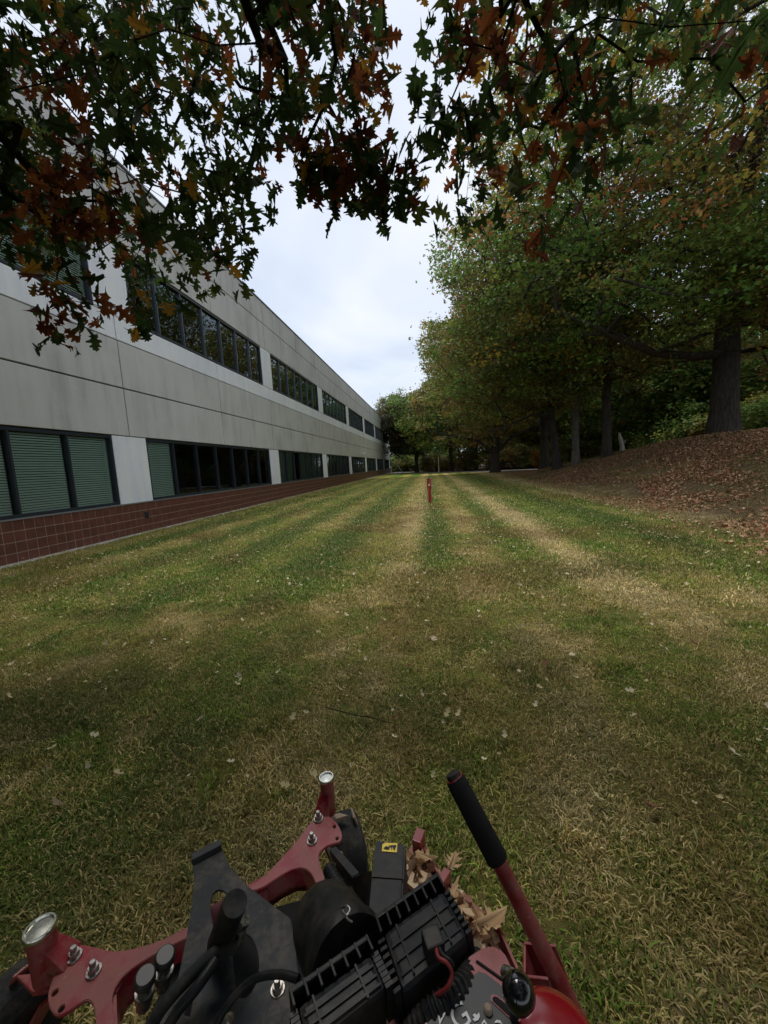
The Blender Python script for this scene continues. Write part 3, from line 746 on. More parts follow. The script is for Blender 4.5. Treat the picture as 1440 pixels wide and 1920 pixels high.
# leaves hang in sprays from each twig end
L_pos, L_nrm, L_hd, L_size, L_col, L_front = [], [], [], [], [], []
tone = {}
for n_, p in enumerate(targets):
    fr = n_ < front
    kk = g.integers(8, 12) if fr else 7
    # colour goes spray by spray, neighbouring sprays alike
    zone = 1.0 if rusty0 <= n_ < front else mnoise.noise(Vector(p * .9 + 4.0)) + .22 * g.normal() - .06
    for q in range(kk):
        a = p + g.normal(size=3) * np.array([.13, .13, .10])
        r_ = g.random()
        if zone > .22: c = NEAR_PAL[2][1] if r_ < .55 else NEAR_PAL[3][1] if r_ < .8 else NEAR_PAL[4][1] if r_ < .88 else NEAR_PAL[0][1]
        else: c = NEAR_PAL[0][1] if r_ < .80 else NEAR_PAL[1][1] if r_ < .95 else NEAR_PAL[4][1]
        L_pos.append(a); hd = g.normal(size=3) * .55; hd[2] -= .75; L_hd.append(hd)
        L_nrm.append(g.normal(size=3) * np.array([1, 1, .8]) + [0, 0, .15]); L_size.append(g.uniform(.10, .20) if fr else g.uniform(.28, .42)); L_col.append(np.array(c) * np.clip(1 + .2 * g.normal(), .5, 1.5)); L_front.append(fr)
L_pos = np.array(L_pos); L_hd = np.array(L_hd); L_nrm = np.array(L_nrm); L_size = np.array(L_size); L_col = np.array(L_col); L_front = np.array(L_front)
LR = frames(L_nrm, L_hd)
u, v, d = project(L_pos)
show = np.where((d > .3) & (u > 0) & (u < 1440) & (v > 0) & (v < 1920) & L_front, L_size / d, 0)
single = np.argsort(-show)[:300]; is_single = np.zeros(len(L_pos), bool); is_single[single] = True
kind_i = g.integers(0, len(OAKL), len(L_pos))
Vs, Fs, Ts = [], [], []; o_ = 0
for q in range(len(OAKL)):
    sel = (kind_i == q) & L_front & ~is_single
    V, F = leaf_cloud(L_pos[sel] - b0, LR[sel], L_size[sel], *OAKL[q]); Vs.append(V); Fs.append(F + o_); o_ += len(V); Ts.append(np.repeat(L_col[sel], len(OAKL[q][1]), 0))
mg = 130 + 1.3 * L_size / np.maximum(np.abs(d), .05) * FPX
sel = ~L_front & ~((d > -.6) & (u > -mg) & (u < 1440 + mg) & (v > -mg) & (v < 1920 + mg))
V, F = leaf_cloud(L_pos[sel] - b0, LR[sel], L_size[sel] * 1.15, LEAF6_V, LEAF6_F); Vs.append(V); Fs.append(F + o_); Ts.append(np.repeat(L_col[sel], len(LEAF6_F), 0))
fo = np_mesh('foliage', np.concatenate(Vs), np.concatenate(Fs), M_LEAFN, np.concatenate(Ts), root); fo['kind'] = 'stuff'
leaf_me = {}
cols = [c for _, c in NEAR_PAL]
for q in single:
    ck = int(np.argmin([np.linalg.norm(L_col[q] - np.array(c)) for c in cols])); key = (int(kind_i[q]), ck)
    if key not in leaf_me:
        V, F = OAKL[key[0]]
        ob = np_mesh('leaf', V, F, M_LEAFN, np.repeat(np.array([cols[ck]]), len(F), 0), root); leaf_me[key] = ob.data; bpy.data.objects.remove(ob)
    o = link('leaf', leaf_me[key], root)
    Mx = Matrix([list(LR[q][i_] * L_size[q]) + [float((L_pos[q] - b0)[i_])] for i_ in range(3)] + [[0, 0, 0, 1]]); o.matrix_local = Mx

# ------------------------------------------------------------------ small things on and beyond the lawn
M_RED = mat('red_paint', (.28, .010, .014), .38, coat=.3); k = NT(M_RED)
k.col(k.ramp(k.noise(k.pos(), 14, 5, .7), [(.35, (.26, .009, .013)), (.66, (.42, .018, .022))])); k.rough(k.math('ADD', k.math('MULTIPLY', k.noise(k.pos(), 30, 4), .35), .22))
M_STEEL = mat('zinc_steel', (.40, .39, .37), .38, 1.0); k = NT(M_STEEL); k.col(k.ramp(k.noise(k.pos(), 120, 3), [(.35, (.22, .20, .17)), (.65, (.50, .49, .47))]))
pv = P(806, 944); pv[2] = 0
piv = empty('indicator_post', tuple(pv), 'red cast-iron fire valve indicator post standing alone on the mown lawn', 'valve post')
x, y = pv[0], pv[1]
MB().lathe((x, y, -.05), (x, y, .56), [(0, .085), (.12, .085), (.13, .07), (.9, .062), (.93, .078), (1, .078)], 20).build('post', M_RED, piv, smooth=True)
hd = MB().lathe((x, y, .56), (x, y, .90), [(0, .085), (.08, .085), (.1, .07), (.45, .082), (.62, .082), (.7, .066), (.85, .060), (.87, .088), (1, .088)], 20).build('head', M_RED, piv, smooth=True)
MB().box((x - .035, y - .088, .64), (x + .035, y - .074, .72)).build('target_window', mat('target_glass', (.75, .45, .42), .15), hd, bevel=.006)
MB().lathe((x, y, .90), (x, y, .945), [(0, .022), (1, .020)], 4).build('operating_nut', mat('dark_iron', (.03, .03, .03), .6, .6), hd)
for s_ in (-1, 1): MB().lathe((x + s_ * .06, y - .05, .885), (x + s_ * .06, y - .05, .915), [(0, .016), (1, .016)], 6).build('bolt', M_STEEL, hd)
w_ = MB().bar((x - .045, y - .085, .05), (x - .035, y - .085, .60), .022, .016, (0, 1, 0)).build('wrench', mat('worn_red_bar', (.5, .20, .18), .4), piv, bevel=.003)
MB().lathe((x, y, -.02), (x, y, .035), [(0, .115), (.6, .115), (1, .09)], 20).build('ground_flange', M_RED, piv, smooth=True)

M_WP = mat('white_post_paint', (.80, .79, .76), .6)
q = P(757, 888); h_ = S(q)
lp = empty('leaning_pole', tuple(q), 'thin white pole leaning over beside the drive past the office building', 'pole')
tp = q + np.array([-10 * h_, 0, 15.5 * h_]); MB().tube([q - [0, 0, .1], tp], [.045, .04], 8).build('shaft', M_WP, lp, smooth=True)
MB().lathe(tp, tp + (tp - q) * .03, [(0, .055), (1, .05)], 8).build('cap', M_WP, lp)
q = P(734, 889); h_ = S(q)
sp = empty('sign_post', tuple(q), 'short white post with a small plate at the far building corner', 'post')
MB().tube([q - [0, 0, .1], q + [0, 0, 13 * h_]], .06, 8).build('shaft', M_WP, sp); MB().box(q + np.array([-.16, -.09, 12.0 * h_]), q + np.array([.16, -.065, 14.6 * h_])).build('plate', M_WP, sp, bevel=.01)
q = P(823, 888); h_ = S(q)
up_ = empty('utility_stake', tuple(q), 'tall thin pale stake standing at the end of the lawn by the drive', 'stake')
MB().tube([q - [0, 0, .1], q + [.02, 0, 18 * h_], q + [.0, 0, 31 * h_]], [.05, .045, .035], 8).build('shaft', mat('weathered_post', (.42, .40, .35), .8), up_)
MB().lathe(q + [0, 0, 31 * h_], q + [0, 0, 31.8 * h_], [(0, .05), (1, .03)], 8).build('cap', MATS['weathered_post'], up_)

# ------------------------------------------------------------------ scattered stuff: grass blades, fallen leaves
def scatter(name, pts, rot, scl, idx, protos, material_kind, label, icol=None):
    src = bpy.data.collections.new(name + '_source')
    for o in protos: src.objects.link(o)
    me = bpy.data.meshes.new(name); me.vertices.add(len(pts)); me.vertices.foreach_set('co', np.ascontiguousarray(pts, np.float32).ravel())
    a = me.attributes.new('rot', 'FLOAT_VECTOR', 'POINT'); a.data.foreach_set('vector', np.ascontiguousarray(rot, np.float32).ravel())
    a = me.attributes.new('scl', 'FLOAT', 'POINT'); a.data.foreach_set('value', np.ascontiguousarray(scl, np.float32))
    a = me.attributes.new('idx', 'INT', 'POINT'); a.data.foreach_set('value', np.ascontiguousarray(idx, np.int32))
    if icol is not None:
        a = me.attributes.new('icol', 'FLOAT_COLOR', 'POINT'); a.data.foreach_set('color', np.ascontiguousarray(np.column_stack([icol, np.ones(len(pts))]), np.float32).ravel())
    me.materials.append(material_kind)
    o = link(name, me)
    ng = bpy.data.node_groups.new(name, 'GeometryNodeTree')
    ng.interface.new_socket('Geometry', in_out='INPUT', socket_type='NodeSocketGeometry'); ng.interface.new_socket('Geometry', in_out='OUTPUT', socket_type='NodeSocketGeometry')
    gi = ng.nodes.new('NodeGroupInput'); go = ng.nodes.new('NodeGroupOutput'); ip = ng.nodes.new('GeometryNodeInstanceOnPoints')
    ci = ng.nodes.new('GeometryNodeCollectionInfo'); ci.inputs[0].default_value = src; ci.inputs['Separate Children'].default_value = True; ci.inputs['Reset Children'].default_value = True
    def at(nm, ty):
        n = ng.nodes.new('GeometryNodeInputNamedAttribute'); n.data_type = ty; n.inputs[0].default_value = nm
        return n.outputs['Attribute']
    L = ng.links.new
    L(gi.outputs[0], ip.inputs['Points']); L(ci.outputs[0], ip.inputs['Instance']); ip.inputs['Pick Instance'].default_value = True
    L(at('idx', 'INT'), ip.inputs['Instance Index']); L(at('rot', 'FLOAT_VECTOR'), ip.inputs['Rotation']); L(at('scl', 'FLOAT'), ip.inputs['Scale']); L(ip.outputs[0], go.inputs[0])
    md = o.modifiers.new('scatter', 'NODES'); md.node_group = ng
    tag(o, label, None, kind='stuff')
    return o
m = M_GRASS = mat('grass_blade', (.1, .12, .03), .6, spec=.2); k = NT(m); t = k.t
c = k.n('ShaderNodeAttribute', attribute_name='icol', attribute_type='INSTANCER').outputs['Color']
bl = k.n('ShaderNodeAttribute', attribute_name='tint').outputs['Fac']
c = k.mix(k.math('MULTIPLY', k.ramp(bl, [(.74, 0.0), (.80, 1.0)]), .7), c, (.58, .44, .20))
c = k.mix(k.math('MULTIPLY', k.ramp(bl, [(.16, 1.0), (.24, 0.0)]), .6), c, (.075, .14, .022))
c = k.mix(k.math('MULTIPLY', k.ramp(bl, [(.40, 0.0), (.41, 1.0), (.55, 1.0), (.56, 0.0)]), .45), c, (.13, .085, .03))
k.col(c)
tl = k.n('ShaderNodeBsdfTranslucent'); k.put(tl.inputs[0], c); ms = k.n('ShaderNodeMixShader'); ms.inputs[0].default_value = .3
t.links.new(k.b.outputs[0], ms.inputs[1]); t.links.new(tl.outputs[0], ms.inputs[2]); t.links.new(ms.outputs[0], t.nodes['Material Output'].inputs[0])
def tuft(seed, n, spread, hlo, hhi, w, flat=.5):
    g = np.random.default_rng(seed); V = []; F = []; T = []
    for _ in range(n):
        b = np.append(g.normal(size=2) * spread, -.004); a = g.uniform(0, 6.283); h_ = g.uniform(hlo, hhi); tl_ = abs(g.normal()) * flat + .12
        d = np.array([math.cos(a), math.sin(a), 0]); sd = np.array([-d[1], d[0], 0]) * w * g.uniform(.6, 1.3) / 2
        m1 = b + d * h_ * tl_ * .35 + np.array([0, 0, h_ * .6]); tip = b + d * h_ * (tl_ * 1.05) + np.array([0, 0, h_ * max(.25, 1 - .55 * tl_)])
        o = len(V); V += [b - sd, b + sd, m1 + sd * .8, m1 - sd * .8, tip]; F += [(o, o + 1, o + 2), (o, o + 2, o + 3), (o + 3, o + 2, o + 4)]
        T += [g.random()] * 3
    T = np.array(T)[:, None].repeat(3, 1)
    ob = np_mesh('grass_tuft', np.array(V), np.array(F), M_GRASS, T); COL.objects.unlink(ob); return ob
def field(n, xlo, xhi, ylo, yhi, keep=None, seed=1):
    g = np.random.default_rng(seed); p = np.stack([g.uniform(xlo, xhi, n), g.uniform(ylo, yhi, n)], 1)
    z = H(p[:, 0], p[:, 1]); q = np.column_stack([p, z]); u, v, d = project(q)
    ok = (d > .15) & (u > -120) & (u < 1560) & (v < 2150) & (p[:, 0] > WX + .1)
    if keep is not None: ok &= keep(p)
    return q[ok], g
def vnoise(x, y, seed):
    xi = np.floor(x).astype(np.int64); yi = np.floor(y).astype(np.int64); fx, fy = x - xi, y - yi; fx = fx * fx * (3 - 2 * fx); fy = fy * fy * (3 - 2 * fy)
    def h(a, b):
        n = (a * 374761393 + b * 668265263 + seed * 974711) & 0x7fffffff; n = ((n ^ (n >> 13)) * 1274126177) & 0x7fffffff
        return ((n ^ (n >> 16)) & 0xffff) / 65535.0
    return (h(xi, yi) * (1 - fx) + h(xi + 1, yi) * fx) * (1 - fy) + (h(xi, yi + 1) * (1 - fx) + h(xi + 1, yi + 1) * fx) * fy
def fbm(x, y, seed, octv=4):
    v = 0.0; a = .5; t_ = 0.0
    for q in range(octv): v = v + a * vnoise(x * 2 ** q + 17.3 * q, y * 2 ** q - 9.1 * q, seed + q); t_ += a; a *= .55
    return v / t_
STX, STV = [-8.0], [.55]
for q in range(9):                                # mower passes up and down; sheen of bent blades put into the tone
    e0 = -7.55 + .77 * q; STX += [e0 + .07, e0 + .70]; STV += [(.41, .80)[q % 2]] * 2
STX += [-.75, -.3, -.12, .2, .45, .95, 1.2, 1.6, 1.82, 2.22, 2.5, 3.0, 3.3, 3.6, 4.0, 4.3, 4.75, 5.1, 6, 20]
STV += [.28, .20, .80, .76, .34, .34, .72, .64, .10, .12, .70, .44, .66, .95, .86, .34, .70, .22, .24, .24]
def turf_at(p, seed):
    g = np.random.default_rng(seed); x, y = p[:, 0], p[:, 1]
    st = np.interp(x + .28 * (fbm(x * 1.2, y * .3, 3, 2) - .5), STX, STV)
    far = sstep(3, 9, y); w = .45 + 1.75 * far
    v = .50 + (st - .5) * w + (fbm(x * .5 + 3, y * .4, 13) - .5) * (.85 - .5 * far) + (fbm(x * 2.4, y * 2.0, 21) - .5) * (1.45 - 1.0 * far) + (vnoise(x * 7, y * 6, 71) - .5) * (.55 - .25 * far) + g.normal(size=len(x)) * .13
    v += .05 * far + .05
    kx = [0.0, .22, .36, .50, .64, .82, 1.0]
    kc = np.array([(.86, .72, .40), (.64, .52, .21), (.44, .36, .10), (.33, .37, .060), (.225, .365, .036), (.105, .265, .020), (.058, .165, .016)])
    c = np.stack([np.interp(v, kx, kc[:, q]) for q in range(3)], 1)
    r = np.clip((fbm(x * .9 + 40, y * .8, 31) - .56) * 6, 0, .6)[:, None]; c = c * (1 - r) + np.array([.24, .13, .045]) * r
    dk = np.clip((fbm(x * 1.6 + 9, y * 1.6, 51) - .60) * 7, 0, .7)[:, None] * (y < 7)[:, None]; c = c * (1 - dk) + np.array([.075, .115, .030]) * dk
    d = np.clip((x - leaf_line(y) + .3) * .9, 0, .8)[:, None]; c = c * (1 - d) + np.array([.15, .10, .045]) * d
    dd_ = .32 * sstep(4.5, 1.5, y)[:, None] * fbm(x * 3, y * 3, 91)[:, None] * 1.6; c = c * (1 - dd_) + np.array([.19, .145, .06]) * dd_  # brown near grass; also puts some of the canopy's shade into the colour
    r_ = (g.random(len(x)) + .55 * far * g.random(len(x)))[:, None]; on = (x < leaf_line(y))[:, None]
    c = np.where((r_ < .13) & on, c * .4 + np.array([.42, .32, .14]), c); c = np.where((r_ > .13) & (r_ < .24) & on, c * .4 + np.array([.05, .085, .012]), c); c = np.where((r_ > .24) & (r_ < .34) & on, c * .45 + np.array([.07, .045, .018]), c)
    return c * np.clip(1 + .32 * g.normal(size=(len(x), 1)), .35, 1.9)
near_t = [tuft(s_, 60, .05, .010, .028, .0044, .85) for s_ in range(5)] + [tuft(20 + s_, 46, .032, .03, .062, .0042, .5) for s_ in range(2)]
pts, g = field(23000, -5.4, 5.4, .25, 4.4, seed=3)
w_long = np.array([mnoise.noise(Vector((q[0] * 1.7, q[1] * 1.7, 9))) for q in pts])
n = len(pts); idx = np.where((w_long > .30) & (g.random(n) < .2), 5 + g.integers(0, 2, n), g.integers(0, 5, n))
rot = np.column_stack([g.normal(0, .12, n), g.normal(0, .12, n), g.uniform(0, 6.28, n)])
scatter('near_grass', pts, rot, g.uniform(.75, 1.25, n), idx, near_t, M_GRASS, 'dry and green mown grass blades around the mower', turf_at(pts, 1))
mid_t = [tuft(40 + s_, 44, .10, .026, .05, .0066, .8) for s_ in range(4)]
pts, g = field(26000, -7.7, 9.5, 3.9, 13, seed=4, keep=lambda p: (p[:, 0] < leaf_line(p[:, 1]) + .6) | (np.random.default_rng(4).random(len(p)) < .35)); n = len(pts)
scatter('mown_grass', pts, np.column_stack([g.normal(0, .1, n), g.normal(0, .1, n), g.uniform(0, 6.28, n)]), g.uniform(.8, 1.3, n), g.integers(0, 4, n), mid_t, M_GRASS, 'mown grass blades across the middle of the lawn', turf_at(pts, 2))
far_t = [tuft(50 + s_, 36, .19, .03, .05, .015, .8) for s_ in range(3)]
pts, g = field(26000, -7.7, 9, 12, 46, keep=lambda p: (p[:, 1] < 58 - 1.9 * p[:, 0]) & (p[:, 0] < leaf_line(p[:, 1]) + 1.0), seed=5); n = len(pts)
scatter('lawn_grass', pts, np.column_stack([g.normal(0, .1, n), g.normal(0, .1, n), g.uniform(0, 6.28, n)]), g.uniform(.8, 1.4, n), g.integers(0, 3, n), far_t, M_GRASS, 'mown grass blades towards the end of the lawn', turf_at(pts, 3))
pts, g = field(16000, 4.5, 17, 4, 44, keep=lambda p: (p[:, 0] > leaf_line(p[:, 1]) + .4) & (fbm(p[:, 0] * .7, p[:, 1] * .4, 81) > .38), seed=6); n = len(pts)
mc = np.array([.15, .105, .045]) + np.clip((fbm(pts[:, 0] * .5, pts[:, 1] * .35, 83)[:, None] - .45) * 5, 0, 1) * np.array([.08, .10, .0])
scatter('mound_grass', pts, np.column_stack([g.normal(0, .15, n), g.normal(0, .15, n), g.uniform(0, 6.28, n)]), g.uniform(.6, 1.2, n), g.integers(0, 3, n), [tuft(60 + s_, 30, .13, .03, .055, .011, .9) for s_ in range(3)], M_GRASS, 'thin dull grass among the fallen leaves on the mound', mc * g.uniform(.6, 1.4, (n, 1)))
# fallen leaves
LIT = [(.38, .195, .105), (.45, .26, .14), (.29, .13, .07), (.55, .37, .22), (.24, .105, .055)]
def dry_leaf(seed, col):
    V, F = oak_leaf(100 + seed); g = random.Random(seed); V = V.copy(); cu = g.uniform(.3, 1.5)
    V[:, 2] = V[:, 1] ** 2 * cu * 1.6 + (V[:, 0] - .45) ** 2 * g.uniform(-.3, .9) + .05 * np.sin(7 * V[:, 0] + seed); V[:, 0] -= .45
    ob = np_mesh('fallen_leaf', V, F, M_DRYLEAF, np.repeat(np.array([col]), len(F), 0)); COL.objects.unlink(ob); return ob
def dry_small(seed, col):
    V = LEAF6_V.copy(); V[:, 2] += (V[:, 0] - .5) ** 2 * .8 + .3 * V[:, 1] ** 2; V[:, 0] -= .5
    ob = np_mesh('fallen_leaf', V, LEAF6_F, M_DRYLEAF, np.repeat(np.array([col]), len(LEAF6_F), 0)); COL.objects.unlink(ob); return ob
dl = [dry_small(s_, LIT[s_ % 5]) for s_ in range(10)]
def on_mound(p):
    g = np.random.default_rng(6); d = p[:, 0] - leaf_line(p[:, 1])
    band = np.array([mnoise.noise(Vector((a * .33, b * .16, 2.0))) + .6 * mnoise.noise(Vector((a * 1.3, b * .5, 5.0))) for a, b in p])
    dens = np.clip(.25 + d * .5, 0, 1) * np.clip(.55 + 2.2 * band, .03, 1) * (d > -.6)
    return (g.random(len(p)) < dens) & (p[:, 1] < 47)
pts, g = field(110000, 4, 17, 3.5, 40, keep=on_mound, seed=8)
pts2, g = field(24000, 4, 12, 3.5, 16, keep=on_mound, seed=9); pts = np.concatenate([pts, pts2]); n = len(pts); pts[:, 2] += .035
scatter('leaf_litter', pts, np.column_stack([g.normal(0, .5, n), g.normal(0, .5, n), g.uniform(0, 6.28, n)]), g.uniform(.05, .105, n), g.integers(0, 10, n), dl, M_DRYLEAF, 'carpet of fallen brown oak leaves over the mound and lawn edge')
dl2 = [dry_leaf(s_, ((.34, .20, .12), (.46, .34, .22), (.26, .14, .08), (.55, .44, .30))[s_ % 4]) for s_ in range(8)]
pts, g = field(380, -7, 5, .9, 20, seed=14, keep=lambda p: np.random.default_rng(2).random(len(p)) < np.clip(6 / (p[:, 1] + 2), .3, .8)); n = len(pts); pts[:, 2] += .045
scatter('scattered_leaves', pts, np.column_stack([g.normal(0, .45, n), g.normal(0, .45, n), g.uniform(0, 6.28, n)]), g.uniform(.03, .075, n), g.integers(0, 8, n), dl2, M_DRYLEAF, 'single dry leaves scattered over the open lawn')
dl3 = [dry_small(40 + s_, ((.62, .55, .36), (.5, .42, .22))[s_ % 2]) for s_ in range(4)]
pts, g = field(8000, -7.7, 5, 1.5, 40, seed=15); n = len(pts); pts[:, 2] += .05
scatter('pale_leaf_bits', pts, np.column_stack([g.normal(0, .5, n), g.normal(0, .5, n), g.uniform(0, 6.28, n)]), g.uniform(.02, .055, n), g.integers(0, 4, n), dl3, M_DRYLEAF, 'small pale leaf fragments sprinkled over the mown stripes')
tw = [P(a, b, .05) for a, b in ((610, 1326), (640, 1334), (665, 1341), (690, 1344), (720, 1352), (748, 1359))]
to = empty('fallen_twig', tuple(tw[0] * [1, 1, 0]), 'thin grey twig lying in the grass', 'twig')
MB().tube(tw, [.003, .003, .0028, .0025, .002, .001], 6).build('stem', M_BARK, to); MB().tube([tw[2], tw[2] + [.03, .05, .02]], [.002, .001], 5).build('side_shoot', M_BARK, to)

# ------------------------------------------------------------------ the mower in front of the camera
M_MRED = mat('mower_red', (.25, .010, .018), .40, coat=.2); k = NT(M_MRED); p_ = k.pos()
dust = k.ramp(k.noise(p_, 16, 6, .75), [(.42, 0.0), (.60, 1.0)]); fine = k.noise(p_, 90, 3, .7)
c = k.mix(k.math('MULTIPLY', dust, .42), k.ramp(k.noise(p_, 7, 4), [(.3, (.17, .006, .014)), (.7, (.27, .012, .024))]), (.26, .16, .11))
c = k.mix(k.math('MULTIPLY', k.ramp(fine, [(.64, 0.0), (.72, 1.0)]), .35), c, (.42, .30, .22))
k.col(c); k.rough(k.math('ADD', k.math('MULTIPLY', dust, .35), .33)); k.bump(fine, .06, .002)
M_SHINY = mat('glossy_red', (.24, .006, .012), .2, coat=.6)
def blackish(name, base, rough, dustc=(.14, .115, .08), amt=.4):
    m = mat(name, base, rough, spec=.22); k = NT(m); p_ = k.pos()
    d = k.math('MULTIPLY', k.ramp(k.noise(p_, 22, 6, .72), [(.47, 0.0), (.66, 1.0)]), amt)
    k.col(k.mix(d, base, dustc)); k.rough(k.math('ADD', k.math('MULTIPLY', k.noise(p_, 40, 3), .3), rough - .12)); k.bump(k.noise(p_, 220, 2), .08, .001)
    return m
M_BLKM = blackish('black_powder_coat', (.016, .018, .021), .5)
M_PLAS = blackish('black_plastic', (.009, .0095, .011), .42, amt=.2)
M_GREYP = blackish('charcoal_cover', (.034, .035, .037), .6, amt=.2)
M_RUB = blackish('tyre_rubber', (.020, .021, .022), .8, (.11, .095, .065), .5)
M_FOAM = blackish('foam_grip', (.012, .012, .013), .95, amt=.05)
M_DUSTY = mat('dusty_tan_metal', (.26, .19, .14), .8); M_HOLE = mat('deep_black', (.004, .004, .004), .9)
M_CAP = mat('zinc_cap', (.66, .66, .58), .26, 1.0); k = NT(M_CAP); k.col(k.ramp(k.noise(k.pos(), 45, 3), [(.35, (.48, .50, .40)), (.55, (.72, .70, .62)), (.7, (.62, .68, .50))]))
M_DECAL = mat('console_decal', (.024, .026, .028), .5); M_INK = mat('decal_white', (.62, .62, .62), .6); M_YEL = mat('sticker_yellow', (.80, .60, .04), .5); M_INKB = mat('sticker_black', (.012, .012, .012), .6)
M_GLK = mat('gloss_black_knob', (.006, .006, .007), .08, coat=.6)
mw = empty('lawn_mower', (-.35, .55, 0), 'dusty red and black commercial lawn mower with caster arms and foam-gripped lever', 'lawn mower')
def PP(pts, z): return [P(a, b, z) for a, b in pts]
def smooth_loop(pts, n=3):
    out = []; L = len(pts)
    for i_ in range(L):
        p0, p1, p2, p3 = (np.array(pts[(i_ + q) % L], float) for q in (-1, 0, 1, 2))
        for s_ in range(n):
            t_ = s_ / n; out.append(tuple(.5 * ((2 * p1) + (-p0 + p2) * t_ + (2 * p0 - 5 * p1 + 4 * p2 - p3) * t_ ** 2 + (-p0 + 3 * p1 - 3 * p2 + p3) * t_ ** 3)))
    return out
def circle_px(u, v, r, z, n=14):
    c = P(u, v, z); R_ = r * S(c); return [c + np.array([R_ * math.cos(q * 2 * math.pi / n), R_ * math.sin(q * 2 * math.pi / n), 0]) for q in range(n)]
ZP = .33
# caster arms: bolted plates, skirts, necks and spindle tubes
left_px = [(150, 1771), (178, 1776), (215, 1783), (255, 1777), (300, 1763), (355, 1736), (420, 1704), (430, 1716), (372, 1748), (315, 1776), (262, 1806), (228, 1834), (211, 1866), (212, 1905), (216, 1985), (184, 1985), (180, 1915), (175, 1884), (163, 1875), (150, 1881), (128, 1896), (110, 1904), (96, 1894), (90, 1868), (98, 1836), (118, 1806), (135, 1782)]
right_px = [(590, 1534), (604, 1528), (620, 1532), (634, 1547), (641, 1565), (637, 1578), (620, 1583), (605, 1592), (597, 1606), (602, 1628), (608, 1645), (603, 1660), (592, 1654), (584, 1638), (570, 1628), (552, 1629), (526, 1642), (492, 1664), (470, 1668), (500, 1638), (545, 1590), (574, 1553)]
plate('caster_arm', PP(smooth_loop(left_px), ZP), [circle_px(103, 1861, 5.5, ZP), circle_px(115, 1891, 5.5, ZP)], .009, M_MRED, mw, .0015)
plate('caster_arm', PP(smooth_loop(right_px), ZP), [circle_px(627, 1550, 3.2, ZP), circle_px(632, 1572, 3.2, ZP)], .009, M_MRED, mw, .0015)
def skirt(px, z0, z1, th, name, m_):
    a = [P(u, v, z0) for u, v in px]; B = MB()
    for q in range(len(a) - 1):
        d = a[q + 1] - a[q]; nn = np.array([-d[1], d[0], 0]); nn /= np.linalg.norm(nn)
        lo, hi = np.array([0, 0, z1 - z0]), 0
        v8 = [a[q] + lo, a[q + 1] + lo, a[q + 1] + lo + nn * th, a[q] + lo + nn * th, a[q], a[q + 1], a[q + 1] + nn * th, a[q] + nn * th]
        B.add(v8, [(0, 3, 2, 1), (4, 5, 6, 7), (0, 1, 5, 4), (1, 2, 6, 5), (2, 3, 7, 6), (3, 0, 4, 7)])
    return B.build(name, m_, mw, smooth=True)
skirt([(472, 1667), (492, 1663), (526, 1641), (552, 1628), (570, 1627), (585, 1640), (600, 1658)], ZP - .010, ZP - .085, .007, 'arm_skirt', M_MRED)
skirt([(430, 1715), (372, 1747), (315, 1775), (262, 1805), (228, 1833), (211, 1865), (212, 1905), (216, 1985)], ZP - .010, ZP - .085, .007, 'arm_skirt', M_MRED)
MB().bar(P(395, 1730, .29), P(500, 1668, .29), .045, .05).build('front_crossbar', M_MRED, mw, bevel=.006)
